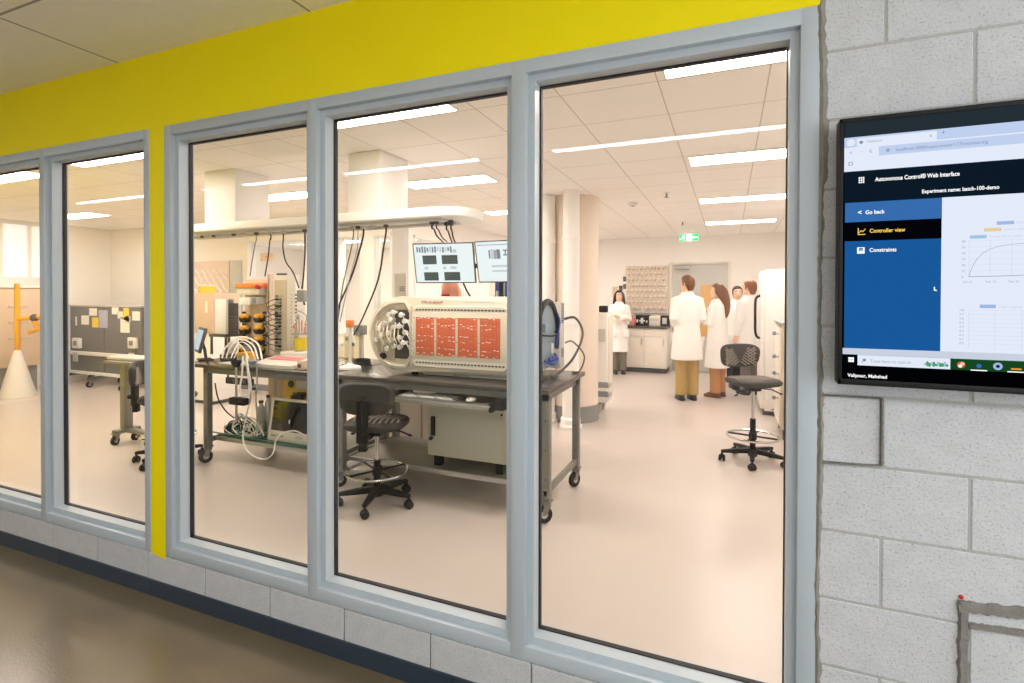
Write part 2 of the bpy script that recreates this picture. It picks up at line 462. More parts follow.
m = MB(); m.box(SX-.14, SX+.02, BY-.03, BY+.14, 0, CEIL, 'lightgrey'); struct('trim_3', m, smooth=0)
m = MB(); m.box(XL-.1, XL, IY, YF+.1, 0, CEIL, 'lab_wall'); struct('wall_left', m, smooth=0)
m = MB(); m.box(XL, XR+.1, YF, YF+.1, 0, CEIL, 'lab_wall'); struct('wall_far', m, smooth=0)
m = MB(); m.box(XR, XR+.1, IY, YF, 0, CEIL, 'lab_wall'); struct('wall_right', m, smooth=0)
m = MB(); m.box(XL, SX-.12, BY-.008, BY, 0, .1, 'midgrey'); struct('baseboard_back', m, smooth=0)
m = MB(); m.box(SX, SX+.008, BY+.2, YF-.02, 0, .1, 'midgrey'); struct('baseboard_side', m, smooth=0)
m = MB(); m.box(-.95, XR, YF-.008, YF, 0, .1, 'midgrey'); struct('baseboard_far', m, smooth=0)
# corridor shell behind the camera
m = MB(); m.box(-9.5, 3.3, -2.6, -2.5, 0, CEIL, 'white'); struct('wall_rear', m, smooth=0)
m = MB(); m.box(-9.6, -9.5, -2.5, IY, 0, CEIL, 'offwhite'); struct('wall_corridor_left', m, smooth=0)
m = MB(); m.box(3.3, 3.4, -2.5, IY, 0, CEIL, 'offwhite'); struct('wall_corridor_right', m, smooth=0)

# glowing windows added out of view to light the corridor from its right end
def day(name, x0, x1, y0, y1, ax, z0=.5, z1=2.6):
    m = MB(); f = .06
    if ax == 'x':
        for p in (y0, (y0+y1)/2-f/2, y1-f): m.box(x0, x1, p, p+f, z0, z1, 'frame', .003)
        m.box(x0, x1, y0, y1, z0, z0+f, 'frame', .003); m.box(x0, x1, y0, y1, z1-f, z1, 'frame', .003)
    else:
        for p in (x0, (x0+x1)/2-f/2, x1-f): m.box(p, p+f, y0, y1, z0, z1, 'frame', .003)
        m.box(x0, x1, y0, y1, z0, z0+f, 'frame', .003); m.box(x0, x1, y0, y1, z1-f, z1, 'frame', .003)
    w = struct(name, m)
    m = MB(); m.box(x0+(f*.4 if ax == 'y' else .01), x1-(f*.4 if ax == 'y' else .01), y0+(f*.4 if ax == 'x' else .01), y1-(f*.4 if ax == 'x' else .01), z0+.03, z1-.03, 'daylight'); m.build('glass_pane', w, smooth=0)
day('window_9', 3.255, 3.3, -2.2, 1.4, 'x')
day('window_10', 1.3, 3.1, -2.5, -2.455, 'y')
day('window_11', -9.5, -9.455, -1.0, -.28, 'x', 1.75, 2.62)

# the door in the far wall
dx0, dx1, dz = at(672, 300, YF).x, at(728, 300, YF).x, 2.2
m = MB(); m.box(dx0-.05, dx0, YF-.03, YF+.02, 0, dz+.05, 'offwhite', .004); m.box(dx1, dx1+.05, YF-.03, YF+.02, 0, dz+.05, 'offwhite', .004); m.box(dx0, dx1, YF-.03, YF+.02, dz, dz+.05, 'offwhite', .004)
d = struct('door_1', m)
m = MB(); m.box(dx0+.004, dx1-.004, YF-.018, YF+.02, .008, dz-.004, 'lightgrey', .003); lf = m.build('door_leaf', d)
m = MB(); m.box(dx0+.56, dx0+.78, YF-.024, YF-.016, .55, 1.78, 'wood_amber', .002); m.build('vision_panel', lf, label='amber vision panel')
m = MB(); m.box(dx0+.08, dx0+.34, YF-.075, YF-.018, dz-.1, dz-.03, 'alu', .005); m.box(dx0+.1, dx0+.5, YF-.07, YF-.055, dz-.022, dz-.01, 'alu', .003); m.build('door_closer', d)
m = MB(); m.box(dx0+.05, dx0+.09, YF-.03, YF-.017, .95, 1.15, 'alu', .003); m.cyl((dx0+.07, YF-.03, 1.08), (dx0+.07, YF-.08, 1.08), .01, 'alu'); m.cyl((dx0+.07, YF-.075, 1.08), (dx0+.19, YF-.075, 1.08), .009, 'alu'); m.build('door_handle', d)

# ================================================================ LAMPS
def panel(name, x0, x1, y0, y1, label, cat, group, lm='lamp', fm='white'):
    c = ((x0+x1)/2, (y0+y1)/2, CEIL)
    t = thing(name, label, cat, c, group=group)
    m = MB(); f = .012; z0 = CEIL-.014
    m.box(x0, x0+f, y0, y1, z0, CEIL, fm); m.box(x1-f, x1, y0, y1, z0, CEIL, fm); m.box(x0+f, x1-f, y0, y0+f, z0, CEIL, fm); m.box(x0+f, x1-f, y1-f, y1, z0, CEIL, fm)
    m.build('lamp_frame', t, smooth=0)
    m = MB(); m.box(x0+f, x1-f, y0+f, y1-f, z0+.003, CEIL-.001, lm); m.build('diffuser', t, smooth=0)
G = 'recessed ceiling light panels of the laboratory'
for x0, x1, y0, y1, l in (
    (-.34, .72, 2.72, 3.05, 'lit ceiling panel nearest the glass over the right-hand window pane'),
    (-.34, .72, 4.84, 5.18, 'lit ceiling panel second from the glass, above the empty black stool'),
    (-.36, .72, 6.98, 7.32, 'lit ceiling panel third from the glass in the row leading to the exit sign'),
    (-.37, .70, 9.2, 9.55, 'lit ceiling panel farthest from the glass, in front of the exit sign'),
    (-2.70, -1.65, 2.72, 3.05, 'lit ceiling panel cut off by the top of the middle window pane'),
    (-3.33, -2.28, 4.76, 5.1, 'wide lit ceiling panel seen above the overhead service wing and monitors'),
    (-3.33, -2.28, 6.88, 7.2, 'small lit ceiling panel behind the end of the overhead service wing'),
    (-3.33, -2.28, 9.2, 9.55, 'lit ceiling panel deep in the room by the glazed side wall'),
    (-5.7, -4.64, 2.72, 3.05, 'lit ceiling panel at top right of the pane left of the yellow strip'),
    (-5.7, -4.62, 4.72, 5.06, 'lit ceiling panel behind the drop box of the service wing'),
    (-7.45, -6.42, 2.8, 3.14, 'lit ceiling panel seen at the top of the leftmost pane'),
    (-9.8, -8.8, 4.72, 5.06, 'lit ceiling panel above the grey mobile notice board'),
    (-9.8, -8.8, 2.8, 3.14, 'lit ceiling panel near the far left corner of the laboratory')):
    panel('ceiling_light', x0, x1, y0, y1, l, 'ceiling light', G)
for x0, x1, y0, y1, l in ((-8.4, -7.2, 7.6, 7.95, 'lit ceiling panel in the side room, seen through the window behind the rack'),
    (-6.4, -5.2, 7.6, 7.95, 'lit ceiling panel in the side room, nearer one behind the white window posts'),
    (-8.4, -7.2, 9.4, 9.75, 'lit ceiling panel in the side room, deep behind the rack window'),
    (-5.6, -4.6, 6.5, 6.8, 'lit ceiling panel in the side room just behind the grey corner post'),
    (-6.4, -5.2, 9.4, 9.75, 'lit ceiling panel in the side room, deeper one seen through the glazed side wall')):
    panel('ceiling_light', x0, x1, y0, y1, l, 'ceiling light', 'ceiling light panels of the room behind')
for x0, x1, l in ((-1.39, 1.7, 'slim corridor strip light mirrored in the right-hand pane'), (-5.0, -2.06, 'slim corridor strip light mirrored in the middle panes'), (-8.6, -5.55, 'slim corridor strip light mirrored in the left-hand window')):
    panel('strip_light', x0, x1, -.57, -.45, l, 'strip light', 'corridor strip lights', 'hall_lamp', 'alu')
#@@PARTS

# ================================================================ THE WALL DISPLAY
TVX0, TVX1, TVZ0, TVZ1, TY = .28, 1.575, 1.311, 2.044, 1.68
t = thing('wall_display', 'large black-framed wall screen showing a blue control web page on grey blocks', 'screen', ((TVX0+TVX1)/2, WY, (TVZ0+TVZ1)/2))
m = MB(); b = .010
m.box(TVX0, TVX1, TY+.004, WY-.035, TVZ0, TVZ1, 'black', .004)
m.box(TVX0, TVX0+b, TY, TY+.006, TVZ0, TVZ1, 'black', .002); m.box(TVX1-b, TVX1, TY, TY+.006, TVZ0, TVZ1, 'black', .002)
m.box(TVX0, TVX1, TY, TY+.006, TVZ1-.013, TVZ1, 'black', .002); m.box(TVX0, TVX1, TY, TY+.006, TVZ0, TVZ0+.016, 'black', .002)
hs = m.build('housing', t)
m = MB(); m.box(.7, 1.15, WY-.036, WY-.001, 1.5, 1.9, 'darkgrey', .004); m.build('wall_bracket', t)
m = MB(); lay = [TY+.0025]
def R(x0, x1, z0, z1, mt, k=1): m.box(x0, x1, TY+.003-.0004*k, TY+.004, z0, z1, mt)
def T(s, x0, z, h, mt, x1=None, k=4, bold=.0):
    """one line of lettering that starts at x0 with its base line on z; x1 fixes where it ends"""
    sx = 1
    if x1:
        cu = bpy.data.curves.new('t', 'FONT'); cu.body = s; cu.size = h; ob = bpy.data.objects.new('t', cu); COL.objects.link(ob); bpy.context.view_layer.update()
        sx = (x1-x0)/ob.dimensions.x; bpy.data.objects.remove(ob); bpy.data.curves.remove(cu)
    m.text(s, h, (x0, TY+.003-.0004*k, z), mt, bold=bold, sx=sx)
L, Rr = .292, TVX1-.011
R(L-.004, Rr, 1.326, 2.032, 's_black')
R(L, Rr, 1.99, 2.032, 's_top', 2); R(L, Rr, 1.897, 1.9905, 's_white', 2)
R(.32, Rr, 1.963, 1.9905, 's_tab', 3); R(.322, .498, 1.9615, 1.986, 's_white', 4); R(L, .319, 1.963, 1.9905, 's_tab', 3)
m.lathe([(0, 0), (.010, 0), (.010, .0004), (0, .0004)], (.307, TY+.0012, 1.976), 's_white', 14, Matrix.Rotation(PI/2, 3, 'X'))
T('v', .304, 1.973, .011, 's_line'); T('Valipour', .343, 1.972, .011, 's_grey', k=5); T('x', .482, 1.972, .012, 's_line', k=5); T('+', .507, 1.975, .016, 's_line', k=5)
m.lathe([(0, 0), (.0045, 0), (.0045, .0004), (0, .0004)], (.331, TY+.0008, 1.9745), 's_line', 10, Matrix.Rotation(PI/2, 3, 'X'))
T('<', .303, 1.944, .014, 's_line'); T('>', .328, 1.944, .014, 's_pale'); T('c', .35, 1.945, .016, 's_line')
R(.372, 1.3, 1.935, 1.9595, 's_tab', 3); m.lathe([(.003, 0), (.0045, 0), (.0045, .0004), (.003, .0004)], (.392, TY+.0012, 1.947), 's_grey', 10, Matrix.Rotation(PI/2, 3, 'X'))
T('localhost:3000/experiment/117/monitoring', .409, 1.9425, .0125, 's_line', .602, 5)
R(.302, .312, 1.914, 1.924, 's_grey', 3); R(.304, .310, 1.916, 1.922, 's_white', 4)
R(L, Rr, 1.812, 1.8975, 's_navy', 2)
for i in range(3):
    for j in range(3): R(.326+i*.0048, .3295+i*.0048, 1.864+j*.006, 1.868+j*.006, 's_text', 4)
T('Autonomous Control\u00ae Web Interface', .364, 1.866, .0155, 's_text', .546, 4, .00035)
T('Experiment name: batch-100-demo', .467, 1.826, .0135, 's_text', .625, 4, .0003)
R(L+.003, .510, 1.411, 1.812, 's_blue', 2); R(L+.003, .5105, 1.758, 1.811, 's_blue2', 3); R(L+.003, .510, 1.706, 1.758, 's_dark', 4)
R(.510, Rr, 1.411, 1.812, 's_white', 2)
T('<', .324, 1.778, .017, 's_text', None, 5, .0004); T('Go back', .342, 1.7785, .0145, 's_text', .385, 5, .0003)
T('Controller view', .352, 1.7275, .0145, 's_amber', .431, 6, .0003); T('Constraints', .352, 1.6755, .0145, 's_text', .412, 5, .0003)
R(.325, .327, 1.7225, 1.741, 's_amber', 6); R(.325, .3425, 1.7225, 1.7245, 's_amber', 6)
def poly(pts, w, mt, k=6):
    for (a, b_), (c, d_) in zip(pts, pts[1:]):
        p, q = Vector((a, 0, b_)), Vector((c, 0, d_)); dd = (q-p).normalized(); n = Vector((-dd.z, 0, dd.x))*w/2; y = Vector((0, TY+.003-.0004*k, 0)); e = Vector((0, .0003, 0))
        m.loft([[p+n+y, p-n+y, p-n+y+e, p+n+y+e], [q+n+y, q-n+y, q-n+y+e, q+n+y+e]], mt)
poly([(.328, 1.7285), (.3325, 1.7345), (.336, 1.7305), (.3425, 1.7385)], .0018, 's_amber')
R(.324, .341, 1.6715, 1.6885, 's_text', 5); R(.328, .337, 1.678, 1.6865, 's_blue', 6); poly([(.3295, 1.682), (.3325, 1.6795), (.3355, 1.682)], .0014, 's_text', 7)
poly([(.496, 1.580), (.496, 1.570), (.4985, 1.5725), (.5005, 1.569)], .0022, 's_text', 5)
# charts on the white page
R(.622, .656, 1.7355, 1.744, 's_legend', 4); T('Flow rate setpoint', .661, 1.7365, .0085, 's_pale'); R(.597, .631, 1.7195, 1.728, 's_legend2', 4); T('Inlet temp.', .636, 1.7205, .0085, 's_pale', .69)
R(.569, .602, 1.7025, 1.711, 's_legend3', 4); T('Total flow rate (ml)', .607, 1.7035, .0085, 's_pale', .69)
for i in range(8): R(.567+.0425*i, .5676+.0425*i, 1.605, 1.697, 's_pale', 3)
for i in range(7): R(.567, .9, 1.605+.0153*i, 1.6054+.0153*i, 's_pale', 3); T(str(10*i), .552, 1.602+.0153*i, .008, 's_grey')
poly([(.567, 1.605), (.571, 1.622), (.577, 1.638), (.585, 1.653), (.595, 1.665), (.607, 1.674), (.625, 1.681), (.65, 1.6855), (.69, 1.688), (.8, 1.690), (.9, 1.6905)], .0011, 's_grey', 4)
poly([(.567, 1.6056), (.62, 1.6064), (.68, 1.6085), (.9, 1.6095)], .0012, 's_line', 5)
for i, s_ in enumerate(('Jan 31', 'Feb 13', 'Feb 25')): T(s_, .556+.045*i, 1.590, .0075, 's_grey')
R(.590, .622, 1.5255, 1.5345, 's_legend', 4); T('Yield (mg/ml)', .627, 1.5265, .0085, 's_pale')
for i in range(9): T('%.1f' % (.1*i), .549, 1.432+.0107*i, .0075, 's_grey'); R(.568, .9, 1.434+.0107*i, 1.4344+.0107*i, 's_pale', 3)
for i in range(6): R(.568+.0525*i, .5686+.0525*i, 1.42, 1.52, 's_pale', 3)
# task bar
R(L, Rr, 1.394, 1.412, 's_pale', 3); R(L, Rr, 1.365, 1.395, 's_green', 3); R(.327, .531, 1.366, 1.394, 's_white', 4); R(L, .327, 1.365, 1.395, 's_dark', 4)
for i in range(2):
    for j in range(2): R(.3055+i*.0068, .3115+i*.0068, 1.374+j*.0068, 1.380+j*.0068, 's_text', 5)
T('Type here to search', .356, 1.3755, .0115, 's_grey', .447, 5); m.lathe([(.003, 0), (.0042, 0), (.0042, .0004), (.003, .0004)], (.3425, TY+.0008, 1.381), 's_line', 10, Matrix.Rotation(PI/2, 3, 'X')); poly([(.3395, 1.377), (.3365, 1.3735)], .0014, 's_line')
for k in range(11):
    x = .478 + .0046*k; h = .003 + .004*abs(math.sin(k*1.9)); m.sph((x, TY+.0012, 1.377+.0015*math.sin(k*2.3)), (.0034, .0006, h), 's_leaf' if k % 3 else 's_legend', 8)
def disc(x, z, r, mt, k=5): m.lathe([(0, 0), (r, 0), (r, .0004), (0, .0004)], (x, TY+.003-.0004*k, z), mt, 14, Matrix.Rotation(PI/2, 3, 'X'))
disc(.553, 1.379, .0085, 's_red'); disc(.556, 1.382, .0045, 's_legend2', 6); disc(.551, 1.376, .004, 's_text', 6)
R(.581, .598, 1.373, 1.384, 's_legend'); disc(.5895, 1.378, .0055, 's_blue2', 6); R(.573, .606, 1.3655, 1.368, 's_text', 5)
disc(.627, 1.379, .0095, 's_legend'); disc(.627, 1.379, .004, 's_navy', 6)
R(.653, .673, 1.372, 1.386, 's_legend2'); R(.653, .673, 1.372, 1.376, 's_orange', 6); R(.646, .68, 1.3655, 1.368, 's_text', 5)
R(L-.004, Rr, 1.327, 1.366, 's_black', 3); T('Valipour, Mahshad', .304, 1.3335, .0125, 's_text', .394, 6, .0003)
m.keep = True
m.build('screen', t, smooth=0)

# ================================================================ FURNITURE
def caster(m_, x, y, r=.05, ang=0, fork='steel_grey', wheel='rubber'):
    d = Vector((math.cos(ang), math.sin(ang), 0)); n = Vector((-d.y, d.x, 0)); c = Vector((x, y, r)) + d*r*.35
    m_.cyl(c-n*.014, c+n*.014, r, wheel, seg=18); m_.cyl(c-n*.016, c+n*.016, r*.45, 'alu', seg=12)
    for s in (-1, 1):
        a = c+n*.02*s
        m_.loft([[a+d*.015+n*.002, a-d*.015+n*.002, a-d*.015-n*.002, a+d*.015-n*.002], [Vector((x, y, r*2.15))+n*.02*s+d*.028+n*.002, Vector((x, y, r*2.15))+n*.02*s-d*.028+n*.002, Vector((x, y, r*2.15))+n*.02*s-d*.028-n*.002, Vector((x, y, r*2.15))+n*.02*s+d*.028-n*.002]], fork)
    m_.cyl((x, y, r*2.1), (x, y, r*2.5), .032, fork); m_.box(x-.035, x+.035, y-.035, y+.035, r*2.45, r*2.55+.004, fork)
def bench(x0, x1, y0, y1, H, label, over=.03, sh=0):
    t = thing('lab_bench', label, 'bench', ((x0+x1)/2, (y0+y1)/2, 0), group='wheeled laboratory benches')
    m = MB(); m.box(x0, x1, y0, y1, H-.032, H, 'dark_top', .004); m.build('worktop', t)
    m = MB(); L_ = .055; ly0, ly1 = y0+.05, y1-.1; lx0, lx1 = x0+over, x1-.012
    for y in (ly0, ly1-L_): m.box(lx0, lx1, y, y+.035, H-.085, H-.032, 'steel_grey', .003)
    for x in (lx0, lx1-L_): m.box(x, x+.035, ly0, ly1, H-.085, H-.032, 'steel_grey', .003)
    for x in (lx0+.01, lx1-L_+.01): m.box(x, x+.03, ly0, ly1, .185, .23, 'steel_grey', .003)
    m.build('top_frame', t)
    for x in (lx0, lx1-L_):
        for y in (ly0, ly1-L_):
            m = MB(); m.box(x, x+L_, y, y+L_, .13, H-.03, 'steel_grey', .004)
            for z in (.3, .5, .7): m.cyl((x+L_/2, y-.001, z), (x+L_/2, y+.001, z), .006, 'darkgrey', seg=8)
            l = m.build('leg', t)
            m = MB(); caster(m, x+L_/2, y+L_/2, .058, -PI/2 - .5 + .4*random.uniform(-1, 1)); m.build('caster', l)
    m = MB(); m.box(lx0+.01, lx1-.01-sh, y0+.16, ly1-.01, .196, .222, 'steel_grey', .003); m.box(lx0, lx1-sh, y0+.145, y0+.162, .19, .226, 'alu', .002); m.build('lower_shelf', t)
    return t
BH = .92
bench(-2.96, -1.105, 3.30, 4.25, BH, 'wheeled dark-topped bench carrying the long cream machine with orange windows', .03, .25)
bench(-4.74, -2.985, 3.30, 4.25, BH, 'wheeled dark-topped bench loaded with instruments and tubing beside the yellow strip', .25)

def stool(label, loc, rz, sz, back_dz):
    """front of the seat faces local -y; sz is the height of the seat"""
    t = thing('drafting_stool', label, 'stool', loc, rz, 'black draughting stools with foot rings')
    def pad(m_, w, d, h, z, rings=6):
        out = []
        for k in range(rings+1):
            f = k/rings; q = 1-.10*abs(2*f-1)**3
            out.append([(math.copysign(abs(math.cos(a))**.62, math.cos(a))*w/2*q, math.copysign(abs(math.sin(a))**.62, math.sin(a))*d/2*q, z-h+h*f + (.012*(math.sin(a)*.5-.5)**2 if False else 0)) for a in [2*PI*i/36 for i in range(36)]])
        m_.loft(out, 'softblack')
    m = MB(); pad(m, .45, .42, .055, sz)
    for k in range(-4, 5):
        x = k*.042; l = .15 - abs(k)*.012
        m.tube([(x-.02, -l+.02, sz-.0005), (x, 0, sz+.003), (x-.02, l, sz-.0005)], .006, 'ridge_lit', 6)
    seat = m.build('seat', t, world=False)
    m = MB(); m.box(-.11, .11, -.12, .12, sz-.075, sz-.054, 'black', .006); m.box(-.05, .05, -.06, .07, sz-.115, sz-.07, 'black', .01)
    m.build('seat_mechanism', t, world=False)
    for s in (1, -1):
        m = MB(); m.tube([(s*.06, -.03, sz-.09), (s*.15, -.06, sz-.10), (s*.22, -.085, sz-.135)], .006, 'black', 6); m.sph((s*.225, -.087, sz-.138), (.018, .012, .009), 'black', 8)
        m.build('lever', t, world=False)
    # backrest
    m = MB(); bz = sz + back_dz; rings = []
    for k in range(7):
        f = k/6; q = 1-.12*abs(2*f-1)**3; rg = []
        for i in range(36):
            a = 2*PI*i/36; x = math.copysign(abs(math.cos(a))**.6, math.cos(a))*.205*q; z = math.copysign(abs(math.sin(a))**.6, math.sin(a))*.115*q
            x *= 1 - .12*(z/.115 > 0)*abs(z)/.115*0 + .06*(z/.115)
            rg.append((x, .235 - 1.1*x*x + .045*(1-f) - .12*z*0, bz + z))
        rings.append(rg)
    m.loft(rings, 'softblack')
    for s in (1, -1):
        for k in range(8):
            p = [(s*(.008 + k*.012 + .02*j), .2335 - 1.1*(.008+k*.012+.02*j)**2 - .0015, bz + .075 - .021*k + (.013*j) - .03) for j in range(8) if .008 + k*.012 + .02*j < .168 and abs(.045-.021*k+.013*j) < .088]
            if len(p) < 2: continue
            m.tube(p, .0055, 'ridge_lit', 5)
            p = [(x, y-.012, 2*bz - z - .01) for x, y, z in p]; m.tube(p, .0055, 'ridge_lit', 5)
    bk = m.build('backrest', t, world=False)
    m = MB(); m.tube(spline([(0, .02, sz-.085), (0, .17, sz-.1), (0, .262, sz-.06), (0, .30, sz+.06), (0, .292, bz+.03)], 5), .014, 'black', 8)
    for r in (1,): m.box(-.04, .04, .272, .305, sz-.10, bz-.005, 'black', .006); m.box(-.028, .028, .255, .30, sz-.16, sz-.08, 'black', .006)
    m.cyl((0, .30, sz-.02), (0, .345, sz-.02), .02, 'black', seg=10); m.build('back_bracket', t, world=False)
    # column, ring, base
    m = MB(); m.cyl((0, 0, .09), (0, 0, sz*.52), .026, 'black'); m.cyl((0, 0, .06), (0, 0, .13), .042, 'black', .034)
    m.build('column_sleeve', t, world=False)
    m = MB(); m.cyl((0, 0, sz*.5), (0, 0, sz-.08), .015, 'chrome'); m.build('gas_lift', t, world=False)
    m = MB(); rz_ = .245
    m.torus((0, 0, rz_), .225, .011, 'chrome', 40, 8)
    fr = m.build('foot_ring', t, world=False)
    m = MB(); m.cyl((0, 0, rz_-.03), (0, 0, rz_+.03), .036, 'black')
    for k in range(4):
        a = PI/4 + k*PI/2; m.tube([(math.cos(a)*.03, math.sin(a)*.03, rz_), (math.cos(a)*.222, math.sin(a)*.222, rz_)], .009, 'black', 6)
    m.build('ring_spokes', fr, world=False)
    for k in range(5):
        a = .35 + k*2*PI/5; d = Vector((math.cos(a), math.sin(a), 0)); n = Vector((-d.y, d.x, 0)); m = MB()
        rg = []
        for f, w, h in ((.02, .032, .05), (.5, .026, .042), (1, .018, .026)):
            c = d*(.03+.25*f) + Vector((0, 0, .112-.018*f)); rg.append([c+n*w, c+n*w*.7+Vector((0, 0, h*.4)), c-n*w*.7+Vector((0, 0, h*.4)), c-n*w, c-n*w*.8-Vector((0, 0, h*.5)), c+n*w*.8-Vector((0, 0, h*.5))])
        m.loft(rg, 'black'); arm = m.build('base_arm', t, world=False)
        m = MB(); p = d*.275; q = random.uniform(0, 6.28); u = Vector((math.cos(q), math.sin(q), 0))
        for s in (-1, 1): m.lathe([(0, -.011), (.024, -.011), (.03, -.006), (.03, .006), (.024, .011), (0, .011)], p + u*.017*s + Vector((0, 0, .0305)), 'rubber', 16, Matrix.Rotation(q, 3, 'Z') @ Matrix.Rotation(PI/2, 3, 'Y'))
        m.cyl(p + Vector((0, 0, .03)), p + Vector((0, 0, .098)), .010, 'black', seg=8); m.sph(p + Vector((0, 0, .045)), (.026, .026, .024), 'black', 10); m.build('caster', arm, world=False)
    return t
stool('empty black stool with ridged backrest standing alone on the open floor', (.215, 5.36, 0), math.radians(31), .785, .188)
stool('black stool with its smooth back to the glass, pushed under the machine bench', (-2.42, 3.2, 0), math.radians(197), .63, .2)
stool('black stool glimpsed at the right edge of the pane left of the yellow strip', (-4.82, 3.25, 0), math.radians(120), .63, .2)

# ================================================================ THE LONG MACHINE ON THE RIGHT BENCH
t = thing('bioreactor_unit', 'long cream machine with rounded end, white valves and four orange windows on the bench', 'machine', (-2.0, 3.8, BH))
MY0, MY1 = 3.50, 4.08
def mach_outline(k=0.0, right=-1.30):
    """front outline in x, z; k shrinks it"""
    P = []
    for i in range(13):
        a = PI/2 + PI*i/12; P.append((-2.45 + (.285-k)*math.cos(a)*1.0, 1.245 + (.300-k)*math.sin(a)))
    P += [(right-.17, .945+k), (right-k, 1.05), (right-k, 1.44), (right-.17, 1.545-k)]
    return P
m = MB(); m.prism(mach_outline(), 'y', MY0, MY1, 'cream', .05, 4); body = m.build('body', t, smooth=40)
# raised rim of the rounded end and the chamfered right end, framing the recesses
m = MB()
o = mach_outline(.02); i_ = mach_outline(.062)
rim = [(-2.30, 1.535)] + [p for p in mach_outline(.012)[:13]] + [(-2.30, .957)]
inn = [(-2.36, 1.49), ] + [p for p in mach_outline(.055)[1:12]] + [(-2.36, 1.0)]
A = [Vector((x, MY0-.03, z)) for x, z in rim]; 
ring = [Vector((-2.315, 0, 1.45)), Vector((-2.36, 0, 1.515))] + [Vector((x, 0, z)) for x, z in mach_outline(.03)[:13]] + [Vector((-2.36, 0, .975)), Vector((-2.315, 0, 1.04))]
prof = ring + ring[:1]
m.loft([[p + Vector((0, MY0+.012, 0)), p*1 + Vector((0, MY0-.028, 0)), Vector((p.x + (.018 if p.x < -2.4 else -.0), MY0-.034, p.z + (-.018 if p.z > 1.3 else .018 if p.z < 1.19 else 0))), Vector((p.x + (.034 if p.x < -2.36 else -.03), MY0+.012, p.z + (-.034 if p.z > 1.46 else .034 if p.z < 1.03 else 0)))] for p in ring], 'cream', closed=True)
m.build('end_rim', body)
m = MB(); m.prism([(-2.36, 1.44), (-2.33, 1.41), (-2.33, 1.08), (-2.36, 1.05), (-2.47, 1.05), (-2.47, 1.44)], 'y', MY0-.006, MY0+.01, 'darkgrey'); 
m.prism([(-2.47, 1.46), (-2.54, 1.44), (-2.62, 1.38), (-2.67, 1.28), (-2.675, 1.2), (-2.63, 1.1), (-2.55, 1.04), (-2.47, 1.02)], 'y', MY0-.004, MY0+.01, 'beige')
rec = m.build('valve_panel', body, label='dark and beige valve panel inside the rounded end')
vp = [(-2.385, 1.40), (-2.345, 1.352), (-2.39, 1.312), (-2.35, 1.262), (-2.395, 1.222), (-2.352, 1.182), (-2.40, 1.145), (-2.45, 1.42), (-2.47, 1.36), (-2.46, 1.30), (-2.50, 1.255), (-2.47, 1.20), (-2.455, 1.15), (-2.54, 1.33), (-2.56, 1.24), (-2.52, 1.13), (-2.59, 1.29), (-2.60, 1.2), (-2.50, 1.40), (-2.54, 1.18)]
for k, (x, z) in enumerate(vp):
    m = MB(); l = .055 + .02*(k % 3)
    m.cyl((x, MY0, z), (x, MY0-l*.6, z), .012, 'offwhite', seg=10); m.lathe([(0, 0), (.018, 0), (.021, .008), (.021, .02), (.015, .027), (0, .027)], (x, MY0-l*.55, z), 'white', 12, Matrix.Rotation(PI/2, 3, 'X'))
    if k % 2: m.box(x-.03, x-.012, MY0-l*.5, MY0-l*.3, z-.008, z+.008, 'offwhite', .002)
    m.build('valve', t)
m = MB()
for (x, z) in vp[:6]: m.curve([(x+.02, MY0-.05, z), (x+.05, MY0-.07, z-.03), (-2.30, MY0-.03, z-.08), (-2.28, MY0-.01, z-.12)], .0035, 'white', 5, 5)
for k in range(7): x = -2.62+.035*k; m.curve([(x, MY0-.03, 1.34), (x+.02, MY0-.08, 1.28-.01*k), (x+.035, MY0-.07, 1.18), (x+.01, MY0-.03, 1.1+.01*k)], .006, 'offwhite' if k % 2 else 'beige', 6, 5)
m.build('valve_hoses', t)
m = MB(); m.cyl((-2.575, MY0, 1.065), (-2.575, MY0-.03, 1.065), .026, 'black', seg=14); m.build('port', t)
# chamfered centre panel with slots and the four windows
m = MB(); m.prism([(-2.325, 1.42), (-2.265, 1.475), (-1.51, 1.475), (-1.45, 1.42), (-1.45, 1.05), (-1.51, .995), (-2.265, .995), (-2.325, 1.05)], 'y', MY0-.018, MY0+.02, 'offwhite', .006, 1)
m.box(-2.295, -1.47, MY0-.021, MY0-.016, 1.06, 1.425, 'cream', .002)
for z in (1.443, 1.032):
    for k in range(27): x = -2.265 + .0285*k; m.box(x, x+.018, MY0-.0205, MY0-.015, z-.006, z+.006, 'darkgrey')
for x in (-2.282, -2.086, -1.9, -1.714, -1.475):
    for z in (1.38, 1.2, 1.1): m.cyl((x, MY0-.0225, z), (x, MY0-.019, z), .005, 'midgrey', seg=8)
for x in (-2.305, -1.46): m.box(x-.004, x+.004, MY0-.024, MY0-.016, 1.0, 1.47, 'beige')
cp = m.build('window_panel', t)
for k in range(4):
    x = -2.262 + .186*k; m = MB(); y = MY0-.026
    m.box(x, x+.166, y, MY0-.015, 1.09, 1.385, 'orange', .002)
    rnd = random.Random(k)
    for z in (1.372, 1.325, 1.30, 1.235, 1.20, 1.14, 1.10):
        for j in range(5):
            if rnd.random() < .85: xx = x + .008 + .031*j + rnd.uniform(0, .012); zz = z + rnd.uniform(-.008, .008); m.box(xx, xx+.018, y-.002, y+.001, zz, zz+.006, 'paper' if rnd.random() < .6 else 'salmon')
    for j in range(5): xx = x + .02 + .029*j; m.box(xx, xx+.0015, y-.001, y+.001, 1.095, 1.38, 'red')
    for z in (1.16, 1.25, 1.34): m.box(x+.004, x+.162, y-.001, y+.001, z, z+.0015, 'red')
    m.build('orange_window', t)
